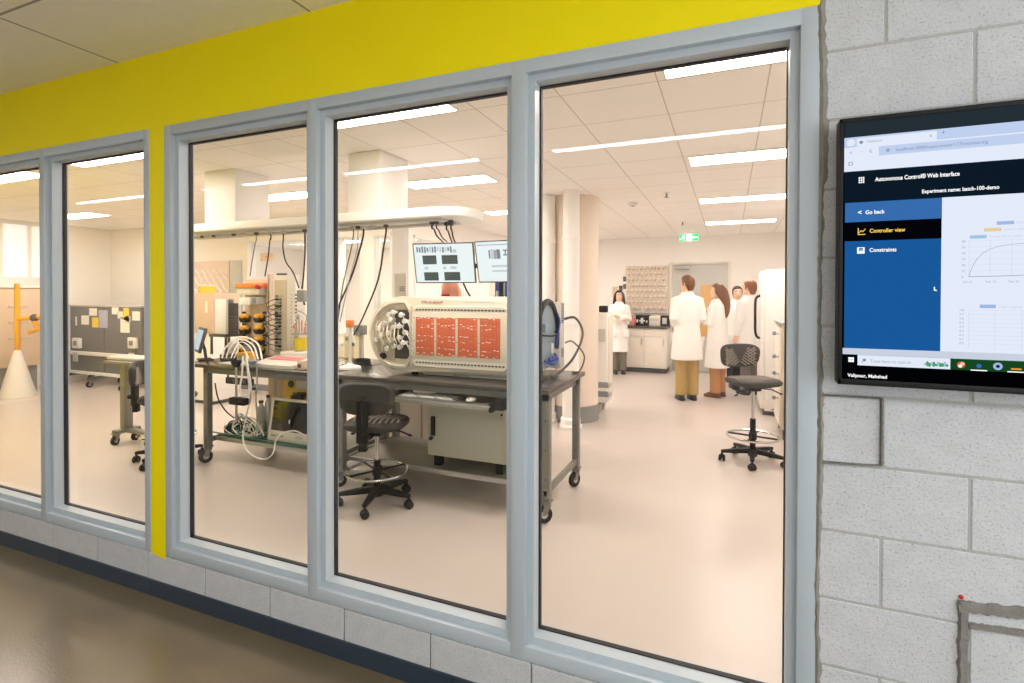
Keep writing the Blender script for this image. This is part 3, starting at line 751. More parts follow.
m = MB(); m.text('PROCELLA', .034, (-2.225, MY0-.004, 1.494), 'label_red', uz=(0, .25, 1), depth=.0006, bold=.0006, sx=1.2); m.build('lettering', t)
m = MB(); m.box(-1.85, -1.6, MY0-.0, MY0+.012, 1.503, 1.507, 'beige'); m.build('trim_line', t)
# right end: recess in front, oval service plate on the end, vented rear housing
m = MB(); m.prism([(-1.435, 1.43), (-1.36, 1.47), (-1.335, 1.42), (-1.335, 1.07), (-1.36, 1.02), (-1.435, 1.06)], 'y', MY0-.006, MY0+.01, 'darkgrey'); 
for k in range(5): m.curve([(-1.42+.015*k, MY0-.008, 1.42), (-1.43+.02*k, MY0-.03, 1.3), (-1.41+.015*k, MY0-.02, 1.15), (-1.42+.012*k, MY0-.008, 1.07)], .004, 'beige', 5, 4)
m.box(-1.405, -1.385, MY0-.03, MY0, 1.17, 1.2, 'red', .003); m.build('cable_recess', t, label='dark cable recess at the chamfered right end')
m = MB(); ov = [(3.79 + .235*math.copysign(abs(math.cos(a))**.7, math.cos(a)), 1.25 + .255*math.copysign(abs(math.sin(a))**.8, math.sin(a))) for a in [2*PI*i/40 for i in range(40)]]
m.prism(ov, 'x', -1.302, -1.285, 'blue_plate', .004, 1)
ep = m.build('end_plate', t, label='oval blue-grey service plate')
m = MB(); rg = []
for i in range(41):
    a = PI*1.15 - PI*1.3*i/40; p = Vector((-1.28, 3.79+.235*math.cos(a), 1.25+.26*math.sin(a))); rg.append(p)
m.tube(rg, .022, 'black', 8); m.build('end_trim', ep)
m = MB()
m.curve([(-1.285, 3.95, 1.46), (-1.25, 4.0, 1.36), (-1.25, 3.96, 1.25), (-1.285, 4.0, 1.13)], .008, 'blue_cable'); m.curve([(-1.285, 3.66, 1.26), (-1.25, 3.8, 1.245), (-1.25, 3.92, 1.25), (-1.285, 3.98, 1.27)], .007, 'black')
m.curve([(-1.285, 3.72, 1.06), (-1.24, 3.8, 1.03), (-1.24, 3.92, 1.05), (-1.285, 3.98, 1.09)], .010, 'blue_cable')
for k in range(3): m.sph((-1.262, 3.8+.07*k, 1.06), .02, 'blue_cable', 8)
m.box(-1.29, -1.26, 3.68, 3.75, 1.28, 1.34, 'blue_plate', .004); m.box(-1.29, -1.27, 3.86, 3.92, 1.1, 1.18, 'lightgrey', .004)
m.build('service_cables', ep)
m = MB(); m.box(-2.5, -1.27, MY1-.01, MY1+.12, .96, 1.50, 'lightgrey', .01)
for k in range(11): m.box(-1.272, -1.267, MY1+.03, MY1+.09, 1.33+.015*k, 1.338+.015*k, 'darkgrey')
for k in range(5): m.box(-1.272, -1.267, MY1+.03, MY1+.09, 1.05+.015*k, 1.058+.015*k, 'darkgrey')
m.build('rear_housing', t)
m = MB(); m.box(-2.25, -1.4, 3.56, 4.05, .925, .955, 'offwhite', .004); m.box(-1.97, -1.85, 3.54, 3.6, .925, .95, 'alu', .003); m.build('plinth', t)
for x in (-2.35, -1.42):
    for y in (3.6, 4.0): m = MB(); m.cyl((x, y, BH+.0005), (x, y, .96), .028, 'black', seg=12); m.build('foot', t)
# cables that loop from its back to the bench
tag((lambda m: (m.curve([(-1.262, 4.16, 1.36), (-1.17, 4.18, 1.37), (-1.10, 4.15, 1.24), (-1.14, 4.02, 1.06), (-1.22, 3.86, .95), (-1.25, 3.8, .935)], .010, 'darkgrey', 8, 8), m)[1])(MB()).build('power_cable'), 'thick dark cable looping off the back end of the cream machine', 'cable')
tag((lambda m: (m.curve([(-1.262, 4.19, 1.16), (-1.2, 4.21, 1.17), (-1.10, 4.2, 1.06), (-1.13, 4.17, .935), (-1.19, 4.15, .928)], .006, 'darkgrey', 8, 8), m)[1])(MB()).build('signal_cable'), 'thin cable curling down to the back corner of the machine bench', 'cable')

# keyboard tray, keyboard and mouse under the bench edge
t = thing('keyboard_tray', 'black sliding tray hung under the front edge of the machine bench', 'tray', (-1.9, 3.36, .78))
m = MB(); m.box(-2.36, -1.52, 3.22, 3.475, .772, .79, 'steel_grey', .004); m.box(-2.37, -1.50, 3.21, 3.235, .768, .797, 'alu', .003); m.build('shelf', t)
for x in (-2.33, -1.45): m = MB(); m.box(x, x+.03, 3.3, 3.5, .79, BH-.0861, 'black', .003); m.build('rail', t)
m = MB(); m.box(-1.52, -1.40, 3.23, 3.29, .77, .82, 'black', .006); m.box(-1.46, -1.40, 3.215, 3.26, .79, .85, 'black', .006); m.cyl((-1.49, 3.21, .775), (-1.49, 3.27, .775), .02, 'black', seg=10); m.build('clamp', t)
t = thing('keyboard', 'white keyboard lying on the black tray under the bench', 'keyboard', (-2.05, 3.36, .791))
m = MB(); m.box(-2.29, -1.82, 3.27, 3.42, .7905, .803, 'midgrey', .004); kb = m.build('base', t)
m = MB()
for r in range(5):
    for c in range(15): m.box(-2.28+.030*c, -2.255+.030*c, 3.277+.027*r, 3.30+.027*r, .802, .810, 'lightgrey' if (r+c) % 5 else 'midgrey', .002, seg=1)
m.build('keys', t)
t = thing('computer_mouse', 'pale round mouse beside the keyboard on the tray', 'mouse', (-1.70, 3.33, .791))
m = MB(); m.sph((-1.70, 3.33, .8085), (.034, .055, .0175), 'offwhite', 16); m.build('body', t); m = MB(); m.box(-1.703, -1.697, 3.285, 3.3, .818, .826, 'midgrey', .001); m.build('wheel', t)

# steel cabinet on the lower shelf
t = thing('control_cabinet', 'grey steel cabinet with a black latch on the lower shelf of the machine bench', 'cabinet', (-1.8, 3.85, .222))
C0, C1 = -2.17, -1.50
m = MB(); m.box(C0, C1, 3.50, 4.05, .31, .775, 'cabinet_grey', .006); m.build('housing', t)
m = MB(); m.box(C0+.01, C1-.012, 3.488, 3.502, .318, .768, 'cabinet_grey', .004); dr = m.build('door', t)
m = MB(); m.box(C0+.045, C0+.08, 3.468, 3.489, .47, .62, 'black', .006); m.cyl((C0+.05, 3.48, .45), (C0+.05, 3.46, .45), .014, 'black', seg=10); m.build('latch', dr)
m = MB()
for k in range(8): m.box(C1-.002, C1+.001, 3.6+.05*k, 3.63+.05*k, .42, .56, 'midgrey')
m.build('vents', t)
for z in (.68, .74): m = MB(); m.cyl((C1-.03, 3.489, z), (C1-.03, 3.482, z), .009, 'black', seg=10); m.build('screw', t)
for x in (C0+.04, C1-.1):
    for y in (3.53, 3.95): m = MB(); m.box(x, x+.06, y, y+.06, .2225, .312, 'black', .004); m.build('foot', t)

# monitors over the machine on a black post
t = thing('monitor_stand', 'black post with cross arm standing behind the cream machine, holding two monitors', 'monitor stand', (-1.86, 4.22, BH))
m = MB(); m.cyl((-1.86, 4.225, BH+.001), (-1.86, 4.225, 1.92), .021, 'black', seg=12); m.box(-1.93, -1.79, 4.2055, 4.245, BH+.0005, BH+.012, 'black', .003); m.build('post', t)
m = MB(); m.box(-2.40, -1.50, 4.17, 4.205, 1.80, 1.84, 'black', .004); m.box(-1.89, -1.83, 4.19, 4.25, 1.78, 1.86, 'black', .004); m.build('cross_arm', t)
def monitor(label, cx, cy, cz, rz, tilt, w_, h_, content):
    o_ = thing('monitor', label, 'monitor', (cx, cy, cz), rz, 'monitors hung over the cream machine')
    M = Matrix.Rotation(tilt, 4, 'X')
    m = MB(); m.box(-w_/2, w_/2, -.012, .012, -h_/2, h_/2, 'darkgrey', .004, M); b = .009
    for q in ((-w_/2, w_/2, h_/2-b, h_/2), (-w_/2, w_/2, -h_/2, -h_/2+b*1.2), (-w_/2, -w_/2+b, -h_/2, h_/2), (w_/2-b, w_/2, -h_/2, h_/2)): m.box(q[0], q[1], -.0145, -.01, q[2], q[3], 'darkgrey', .001, M)
    m.build('bezel', o_, world=False)
    m = MB(); m.box(-w_/2+b, w_/2-b, -.0132, -.011, -h_/2+b, h_/2-b, 'm_white', 0, M)
    for x0, x1, z0, z1, mt in content: m.box(-w_/2+w_*x0, -w_/2+w_*x1, -.0138, -.012, h_/2-h_*z0, h_/2-h_*z1, mt, 0, M)
    m.build('screen', o_, world=False, smooth=0)
    m = MB(); m.box(-.06, .06, .012, .06, -.06, .06, 'black', .006); m.box(-.02, .02, .05, .088, -.03, .03, 'black', .004); m.build('mount_plate', o_, world=False)
    return o_
rr_ = random.Random(3)
c1 = [(.15, .38, .30, .52, 'm_dark'), (.47, .73, .30, .52, 'm_dark'), (.15, .39, .72, .93, 'm_dark'), (.49, .75, .72, .93, 'm_dark')]
for z in (.36, .41, .46, .78, .83, .88): c1 += [(.16, .37, z, z+.008, 'm_mid'), (.48, .72, z, z+.008, 'm_mid')]
for k in range(14): x = .06 + .043*k; c1 += [(x, x+.028, .08 + .03*rr_.random(), .19 + .05*rr_.random(), 'm_mid' if rr_.random() < .7 else 'm_pale')]
c1 += [(.66, .72, .16, .24, 'm_pale'), (.17, .23, .58, .65, 'm_pale'), (.48, .53, .58, .65, 'm_pale'), (.6, .7, .58, .64, 'm_pale')]
c2 = [(.04, .96, .09, .105, 'm_mid'), (.22, .245, .22, .42, 'm_mid'), (.255, .30, .20, .43, 'm_pale'), (.305, .345, .22, .43, 'm_lilac'), (.35, .41, .21, .43, 'm_mid'), (.46, .53, .22, .25, 'm_mid'), (.485, .505, .22, .35, 'm_mid'), (.46, .53, .33, .36, 'm_mid'), (.55, .6, .22, .28, 'm_mid'), (.25, .95, .58, .63, 'm_pale'), (.25, .95, .70, .74, 'm_pale'), (.7, .76, .09, .13, 'm_mid'), (.82, .9, .09, .12, 'm_mid')]
p = at(444.5, 263, 4.08); monitor('left monitor above the cream machine, showing four dark graphs', p.x, 4.08, p.z, math.radians(8), math.radians(14), .575, .365, c1)
p = at(503.5, 261, 4.05); monitor('right monitor above the cream machine, mostly white page half behind the window post', p.x+.02, 4.08, p.z, math.radians(-2), math.radians(14), .575, .365, c2)

# ================================================================ OVERHEAD SERVICE WING
t = thing('service_wing', 'long white overhead service wing with sockets hanging over both benches', 'service wing', (-3.6, 3.85, 2.2))
m = MB()
wy0, wy1, wz0, wz1 = 3.60, 4.12, 2.185, 2.262
out = [(-5.55, wy0), (-2.12, wy0)] + [(-2.12 + .22*math.sin(a), wy0 + (wy1-wy0)/2*(1-math.cos(a))) for a in [PI*i/14 for i in range(1, 14)]] + [(-2.12, wy1), (-5.55, wy1)]
m.prism(out, 'z', wz0, wz1, 'white', .012, 3, both=True); wg = m.build('wing', t)
for x0, x1 in ((-3.06, -2.72), (-4.85, -4.42)):
    m = MB(); m.box(x0, x1, 3.64, 4.05, wz1-.002, CEIL-.001, 'white', .008); m.build('drop_box', t)
m = MB(); m.box(-5.4, -2.15, 3.68, 3.78, wz0-.022, wz0+.002, 'lightgrey', .004); m.box(-5.4, -2.15, 3.92, 4.0, wz0-.022, wz0+.002, 'lightgrey', .004); m.build('trunking', t)
def X(px, Y): return at(px, 306, Y).x
sk = [-5.0, -4.95, -4.88, -4.83, -4.78, -4.7, -4.55, -4.5, -4.42, X(256.5, 3.73), X(271, 3.73), X(283.5, 3.73), X(305, 3.73), -3.4, X(353.5, 3.73), X(358, 3.73), X(363.5, 3.73), X(372, 3.73), X(386, 3.73), X(432, 3.73), X(436.5, 3.73), X(446.5, 3.84), X(451, 3.84)]
for k, x in enumerate(sk):
    m = MB(); y = 3.73 if k < len(sk)-2 else 3.84
    m.box(x-.016, x+.016, y-.016, y+.016, wz0-.045, wz0-(.02 if k < len(sk)-2 else -.002), 'darkgrey' if k % 3 == 0 or k > len(sk)-5 else 'lightgrey', .004); m.build('socket', t)
def cable(label, pts, r=.006, mt='black', name='hanging_cable', group='cables hanging from the overhead wing'):
    m = MB(); m.curve(pts, r, mt, 6, 7); o = m.build(name); tag(o, label, 'cable', group); return o
zt = wz0-.0455
def drop(px_pts, Ys, x, y=3.73): return [Vector((x, y, zt-.002)), Vector((x, y, zt-.05))] + [at(a, b, Y) for (a, b), Y in zip(px_pts, Ys)]
cable('leftmost of four cables slanting behind the left edge of the middle pane', drop([(351, 250), (343, 285), (338, 320)], (3.72, 3.74, 3.78), X(353.5, 3.73)), .005, 'darkgrey')
cable('second thin cable slanting behind the left edge of the middle pane', drop([(357, 250), (348, 285), (340, 322)], (3.73, 3.76, 3.8), X(358, 3.73)), .004, 'midgrey')
cable('thick black cable slanting down to the small clear vessels', drop([(361, 245), (352, 275), (340, 303), (336, 318)], (3.74, 3.77, 3.82, 3.86), X(363.5, 3.73)), .008)
cable('long black cable curving from the wing to the small grey box on a post', drop([(384, 245), (378, 280), (364, 315), (354, 335)], (3.76, 3.8, 3.86, 3.9), X(386, 3.73)), .0075)
zt = wz0-.0455
cable('left cable dropping from the wing end to the left monitor', [Vector((X(432, 3.73), 3.73, zt-.002)), Vector((X(432, 3.73), 3.73, zt-.03)), at(434, 229, 3.82), at(437, 236, 4.0), at(443, 242, 4.18)], .007)
cable('second cable dropping from the wing end to the left monitor', [Vector((X(436.5, 3.73), 3.73, zt-.002)), Vector((X(436.5, 3.73), 3.73, zt-.03)), at(438.5, 230, 3.82), at(442, 237, 4.02), at(447, 242, 4.18)], .006)
cable('third cable dropping from the wing end to the left monitor', [Vector((X(446.5, 3.84), 3.84, zt-.002)), Vector((X(446.5, 3.84), 3.84, zt-.03)), at(448, 231, 3.92), at(450, 237, 4.05), at(452, 242, 4.19)], .007)
cable('rightmost cable dropping straight from the wing end behind the monitors', [Vector((X(451, 3.84), 3.84, zt-.002)), Vector((X(451, 3.84), 3.84, zt-.03)), at(452, 231, 3.92), at(453, 237, 4.05), at(455, 242, 4.19)], .007)
cable('cable falling from the monitors to the top of the cream machine', [at(463, 282, 4.17), at(466, 289, 4.17), at(470, 296, 4.19), at(471.5, 299, 4.235)], .008, 'black', 'loose_cable', None)
cable('dark cable hanging straight down before the white window frame', drop([(255, 245), (252, 262), (250, 276)], (3.8, 3.9, 3.98), X(256.5, 3.73)), .006, 'midgrey') 
cable('dark cable hanging in front of the side-room window behind the tubing rack', drop([(270, 240), (268, 258), (265, 276)], (3.8, 3.9, 4.0), X(271, 3.73)), .006)
cable('thin cable snaking down from the wing to the grey hanging adaptor', drop([(283, 248), (286, 262), (293, 272), (299, 288)], (3.74, 3.76, 3.78, 3.78), X(283.5, 3.73)), .006)
cable('black cable hanging to the right of the snaking one, by the window post', drop([(305, 250), (304, 270), (302, 289)], (3.75, 3.77, 3.78), X(305, 3.73)), .007)

# ================================================================ ON THE LEFT BENCH
def X(px, Y): return at(px, 306, Y).x
def Z(py, px, Y): return at(px, py, Y).z
# touch screen on a stand at the left end
p = at(200, 343, 3.5)
t = thing('touch_screen', 'dark-framed touch screen on a stand at the left end of the instrument bench', 'screen', (p.x, 3.5, BH), math.radians(-28))
m = MB(); M = Matrix.Translation((0, 0, .20)) @ Matrix.Rotation(math.radians(-14), 4, 'X')
m.box(-.17, .17, -.014, .014, -.12, .12, 'darkgrey', .008, M); m.build('housing', t, world=False)
m = MB(); m.box(-.145, .145, -.0155, -.012, -.095, .095, 'm_tablet', 0, M); m.build('screen', t, world=False, smooth=0)
m = MB(); m.box(-.08, .08, -.02, .1, .0005, .014, 'black', .004); m.tube([(0, .05, .01), (0, .04, .1), (0, .02, .17)], .014, 'darkgrey', 8); m.build('stand', t, world=False)
# white tower with a dark door on a dark riser
Y = 3.92; x0, x1, x2 = X(215, Y), X(226, Y), X(226, Y)+.0; zt, zb = Z(299, 220, Y), Z(334, 220, Y)
t = thing('instrument_riser', 'low dark riser table under the white tower unit', 'riser', ((x0+x2)/2, Y+.1, BH))
m = MB(); m.box(x0-.06, x2+.03, Y-.03, Y+.22, zb-.03, zb-.0005, 'darkgrey', .004); m.build('top', t)
for x in (x0-.05, x2+.0):
    for y in (Y-.02, Y+.19): m = MB(); m.box(x, x+.02, y, y+.02, BH+.0005, zb-.03, 'darkgrey', .002); m.build('leg', t)
t = thing('tower_unit', 'white tower unit with a dark grey right half on a low riser', 'instrument', ((x0+x2)/2, Y+.1, zb))
m = MB(); m.box(x0, x1, Y, Y+.03, zb, zt, 'white', .006); m.build('body', t)
m = MB(); m.box(x0+.01, x1-.003, Y+.03, Y+.155, zb, zt-.045, 'darkgrey', .004); m.box(x0+.03, x1-.006, Y+.03, Y+.10, zt-.045, zt-.002, 'midgrey', .004); m.box(x0+.01, x1-.004, Y+.155, Y+.19, zb, zt-.06, 'offwhite', .004)
for k in range(6): m.box(x1-.004, x1-.001, Y+.045, Y+.14, zb+.03+.03*k, zb+.034+.03*k, 'midgrey')
m.build('module_stack', t)
x0, x2 = X(222, 3.86), X(239, 3.86)
t = thing('white_case', 'small white box tucked under the riser, behind the white tubing', 'box', ((x0+x2)/2, 3.9, BH))
m = MB(); m.box(x0-.06, x2-.22, 3.93, 4.06, BH+.0005, BH+.12, 'offwhite', .006); m.build('body', t); m = MB(); m.box(x0-.03, x2-.25, 3.924, 3.932, BH+.03, BH+.09, 'lightgrey', .002); m.build('front_panel', t)
# panel of yellow valves
Y = 4.02; x0, x1 = X(238, Y), X(267, Y); zt = Z(279, 252, Y)
t = thing('valve_rack', 'tan upright rack with rows of yellow and black pump heads', 'rack', ((x0+x1)/2, Y+.08, BH))
m = MB(); m.box(x0+.03, x1-.02, Y+.06, Y+.10, BH+.0005, zt, 'tan', .006); m.box(x1-.02, x1+.02, Y+.02, Y+.08, BH+.0005, zt+.05, 'tan', .004); m.box(x1+.0, x1+.004, Y+.016, Y+.021, BH+.02, zt, 'darkgrey'); m.build('back_panel', t)
for r, py in enumerate((317.5, 329, 340, 350)):
    for c, px in enumerate((245, 259.5)):
        p = at(px, py, Y+.02); m = MB()
        m.cyl((p.x, Y+.06, p.z-.012), (p.x, Y-.02, p.z-.012), .043, 'black', seg=14); m.sph((p.x, Y+.01, p.z+.012), (.052, .045, .03), 'yellow_plastic', 14)
        m.build('pump_head', t)
        m = MB(); m.cyl((p.x + (-.045 if c == 0 else .045), Y+.06, p.z+.05), (p.x + (-.045 if c == 0 else .045), Y+.03, p.z+.05), .013, 'black', seg=10); m.build('knob', t)
p = at(250, 286, Y-.02); m = MB(); m.box(X(238, Y-.02), X(262, Y-.02), Y-.06, Y+.06, p.z-.02, p.z+.03, 'orange_plain', .008); m.box(X(240, Y), X(262, Y), Y-.04, Y+.05, p.z-.09, p.z-.02, 'offwhite', .004)
m.build('orange_head', t)
p = at(260, 287, Y-.06); m = MB(); m.cyl((p.x, Y-.06, p.z), (p.x, Y-.1, p.z), .026, 'red', seg=14); m.build('stop_button', t)
p = at(248, 301, Y-.03); m = MB(); m.box(p.x-.10, p.x+.06, Y-.06, Y+.06, p.z-.04, p.z+.035, 'white', .005); m.box(p.x+.075, p.x+.15, Y-.05, Y+.06, p.z-.035, p.z+.04, 'lightgrey', .005); m.box(p.x+.085, p.x+.14, Y-.053, Y-.04, p.z-.02, p.z+.03, 'midgrey', .002); m.build('control_box', t)
# tall pale rack of connectors
Y = 3.98; x0, x1, x2 = X(271, Y), X(282, Y), X(293, Y); zt = Z(275, 282, Y)
t = thing('connector_rack', 'tall pale rack full of small connectors and looping leads', 'rack', ((x0+x2)/2, Y+.08, BH))
m = MB(); m.box(x0, x2, Y+.03, Y+.08, BH+.0005, zt, 'offwhite', .006); m.box(x0+.03, x0+.15, Y+.04, Y+.07, zt, zt+.02, 'darkgrey', .004); m.build('case', t)
m = MB(); m.box(x0+.025, x1+.03, Y+.022, Y+.032, BH+.05, zt-.05, 'beige'); 
rr_ = random.Random(11)
for k in range(17):
    z = BH+.07+.034*k
    for j in range(2): x = x0+.045+.045*j; m.box(x, x+.028, Y+.005, Y+.025, z, z+.02, ('darkgrey', 'black', 'beige', 'midgrey')[rr_.randrange(4)], .003)
m.build('terminal_strip', t)
m = MB()
for k in range(17): z = BH+.06+.036*k; m.cyl((x2+.0, Y+.035, z), (x2+.014, Y+.03, z), .009, 'darkgrey', seg=8); m.cyl((x2-.05, Y+.031, z), (x2-.05, Y+.026, z), .006, 'midgrey', seg=8)
m.build('terminals', t)
for k in range(9):
    m = MB(); z = BH+.60-.05*k; a = rr_.uniform(-.03, .03)
    m.curve([(x0+.06, Y+.02, z), (x0+.0+a, Y-.05, z-.05), (x0+.07+a, Y-.07, z-.11), (x0+.1, Y+.02, z-.09-.02*k % .1)], .005, ('black', 'darkgrey', 'midgrey')[k % 3], 5, 5); m.build('lead', t)
# hanging adaptor
p = at(302.5, 296, 3.78)
t = thing('power_adaptor', 'dark grey power adaptor hanging in the air by the window post', 'adaptor', tuple(p))
m = MB(); m.box(p.x-.045, p.x+.04, 3.75, 3.80, p.z-.055, p.z+.055, 'midgrey', .01); m.build('body', t); m = MB(); m.cyl((p.x+.02, 3.775, p.z-.055), (p.x+.03, 3.775, p.z-.085), .008, 'black', seg=8); m.build('plug_cord', t)
# yellow vessel on a white platform
Y = 3.80; xc = X(300.5, Y); zb = Z(351, 300, Y)
t = thing('stirrer_plate', 'white stirrer plate under the yellow vessel', 'stirrer', (xc, Y, BH))
m = MB(); m.box(xc-.15, xc+.13, Y-.11, Y+.12, BH+.0005, zb-.001, 'offwhite', .012); m.build('body', t); m = MB(); m.box(xc-.02, xc+.06, Y-.114, Y-.109, BH+.015, BH+.045, 'midgrey', .002); m.cyl((xc+.09, Y-.11, BH+.03), (xc+.09, Y-.128, BH+.03), .014, 'darkgrey', seg=12); m.build('controls', t)
t = thing('yellow_vessel', 'glass vessel of bright yellow liquid with a steel lid and ports', 'vessel', (xc, Y, zb))
m = MB(); m.lathe([(.001, 0), (.055, 0), (.062, .01), (.062, .155), (.058, .155), (.058, .012), (.001, .008)], (xc, Y, zb), 'vessel', 20); m.build('glass_body', t)
m = MB(); m.lathe([(.001, .009), (.057, .013), (.057, .125), (.001, .125)], (xc, Y, zb), 'yellow_liquid', 20); m.build('liquid', t)
m = MB(); m.cyl((xc, Y, zb+.1555), (xc, Y, zb+.175), .075, 'alu', seg=20)
for k in range(6): a = k*1.05; m.cyl((xc+.045*math.cos(a), Y+.045*math.sin(a), zb+.17), (xc+.05*math.cos(a), Y+.05*math.sin(a), zb+.23+.03*(k % 3)), .008, 'alu' if k % 2 else 'salmon', seg=8)
m.sph((xc-.04, Y-.03, zb+.235), .022, 'salmon', 10); m.build('lid', t)
m = MB()
for k in range(5): a = k*1.3; m.curve([(xc+.05*math.cos(a), Y+.05*math.sin(a), zb+.25), (xc+.07*math.cos(a), Y+.06*math.sin(a), zb+.34), (xc-.1, Y+.05, zb+.38-.03*k), (xc-.16, Y+.12, zb+.3-.03*k)], .004, 'white' if k % 2 else 'midgrey', 5, 6)
m.build('hoses', t)
# scale with red stripe
Y0 = 3.42; x0, x1 = X(256, Y0), X(297, Y0)
t = thing('bench_scale', 'flat white weighing scale with a red strip lying near the bench edge', 'scale', ((x0+x1)/2, 3.5, BH))
m = MB(); m.prism([(3.36, BH+.001), (3.36, BH+.03), (3.64, BH+.075), (3.66, BH+.07), (3.66, BH+.001)], 'x', x0, x1, 'offwhite', .006, 2, both=True); m.build('body', t)
m = MB(); m.loft([[(x0+.06, 3.5, BH+.054), (x1-.06, 3.5, BH+.054), (x1-.06, 3.6, BH+.071), (x0+.06, 3.6, BH+.071)], [(x0+.06, 3.5, BH+.058), (x1-.06, 3.5, BH+.058), (x1-.06, 3.6, BH+.075), (x0+.06, 3.6, BH+.075)]], 'pink'); m.build('display_strip', t)
x = X(303, 3.42); t = thing('small_adaptor', 'small tan plug box beside the scale at the window post', 'adaptor', (x, 3.42, BH)); m = MB(); m.box(x-.03, x+.03, 3.38, 3.46, BH+.0005, BH+.075, 'tan', .006); m.build('body', t); m = MB(); m.box(x-.015, x+.015, 3.376, 3.381, BH+.02, BH+.05, 'darkgrey', .001); m.build('socket', t)
# funnel on a rod at the bench front, white tubes arching over
xf = X(236, 3.265)
t = thing('funnel_rod', 'slender steel rod with a black funnel clamp standing in front of the bench', 'rod', (xf, 3.27, .3))
m = MB(); m.cyl((xf, 3.265, .45), (xf, 3.265, .93), .010, 'alu', seg=10); m.build('rod', t); m = MB(); m.lathe([(.001, .0), (.026, 0), (.048, .055), (.044, .055), (.02, .004), (.001, .004)], (xf, 3.265, .925), 'black', 16); m.build('funnel', t)
m = MB(); m.box(xf-.06, xf+.12, 3.235, 3.295, .60, .66, 'black', .008); m.box(xf+.08, xf+.12, 3.2, 3.235, .62, .64, 'black', .003); m.build('clamp', t)
def hose(label, pts, r, mt, cat='tube', name='tube', group=None):
    pts = [Vector((p[0], p[1], max(p[2], .242))) if p[1] > 3.43 else p for p in pts]
    m = MB(); m.curve(pts, r, mt, 7, 7); return tag(m.build(name), label, cat, group)
G2 = 'white tubes arching over the instrument bench'
for k, (a, b, l) in enumerate(((222, 262, 'widest white tube arching from bench left to the pump rack'), (226, 258, 'second white tube arching to the pump rack, just inside the widest'), (231, 255, 'third white tube arching near the funnel clamp'), (234, 249, 'innermost narrow white tube arching behind the funnel clamp'))):
    hose(l, [at(a, 358, 3.44), at(a+4, 347+k, 3.48), at((a+b)/2-2, 337+2.5*k, 3.55), at(b-5, 343+2*k, 3.5), at(b, 359, 3.42)], .0075-.0008*k, 'white', group=G2)
hose('white tube looping down in front of the bench edge and back up', [at(243, 356, 3.27), at(242, 375, 3.25), at(240, 389, 3.25), at(244, 396, 3.26), at(249, 390, 3.27), at(248, 374, 3.27), at(246, 358, 3.27)], .008, 'white')
hose('second white tube hanging down beside the loop at the bench edge', [at(246, 352, 3.28), at(248, 368, 3.26), at(251, 385, 3.26), at(250, 400, 3.32), at(246, 417, 3.42), at(243, 432, 3.5)], .007, 'white')
hose('steel probe lead hanging in front of the bench at the right of the loop', [at(257, 365, 3.27), at(257, 385, 3.27), at(256, 400, 3.3), at(257, 420, 3.4), at(256, 440, 3.5)], .007, 'alu')
hose('thin white hose sagging below the shelf in front of the bench', [at(243, 430, 3.42), at(244, 444, 3.38), at(252, 455, 3.36), at(265, 459, 3.36), at(273, 453, 3.37), at(276, 440, 3.4), at(283, 433, 3.44), at(295, 431, 3.44), at(306, 436, 3.44)], .006, 'white')
hose('thin black cable drooping beside the front left bench leg', [at(215, 383, 3.5), at(218, 398, 3.52), at(225, 410, 3.55), at(234, 418, 3.58)], .006, 'black', 'cable', 'cable')
x = X(262, 3.44); t = thing('glass_funnel', 'small pale funnel on a stem between the arching tubes and the scale', 'funnel', (x, 3.36, BH))
m = MB(); m.lathe([(.001, .03), (.02, .03), (.052, .055), (.052, .062), (.001, .062)], (x, 3.332, BH), 'blue_plate', 16); m.build('cup', t); m = MB(); m.cyl((x, 3.332, BH+.0005), (x, 3.332, BH+.04), .012, 'alu', seg=10); m.build('stem', t)
for px, w_, h_, mt, l in ((227, .16, .06, 'darkgrey', 'low dark module lying on the bench behind the tubes'), (243, .12, .09, 'yellow_plastic', 'small yellow block behind the funnel clamp')):
    x = X(px, 3.58); t = thing('bench_module', l, 'module', (x, 3.6, BH)); m = MB(); m.box(x-w_/2, x+w_/2, 3.56, 3.68, BH+.0005, BH+h_, mt, .006); m.build('body', t); m = MB(); m.box(x-w_/2+.02, x+w_/2-.02, 3.556, 3.562, BH+.015, BH+h_-.02, 'midgrey', .001); m.build('front_plate', t)
x = X(250, 3.75); t = thing('dark_pump', 'dark upright pump between the arching tubes', 'pump', (x, 3.75, BH)); m = MB(); m.box(x-.06, x+.06, 3.72, 3.82, BH+.0005, BH+.15, 'darkgrey', .008); m.build('body', t); m = MB(); m.cyl((x, 3.72, BH+.1), (x, 3.70, BH+.1), .035, 'midgrey', seg=14); m.build('head', t)
x = -4.5; t = thing('paper_stack', 'shallow stack of white papers behind the touch screen', 'papers', (x, 4.05, BH)); m = MB()
for k in range(5): m.box(x-.1+.006*k, x+.05-.004*k, 3.40+.003*k+.75, 4.24, BH+.0005+.008*k, BH+.0075+.008*k, 'paper')
m.build('sheets', t, smooth=0)
x = X(232, 3.36); m = MB(); m.box(x-.16, x+.20, 3.345, 3.54, BH+.0005, BH+.018, 'lightgrey', .004); tag(m.build('shallow_tray'), 'shallow grey tray at the bench edge under the white tubes', 'tray')

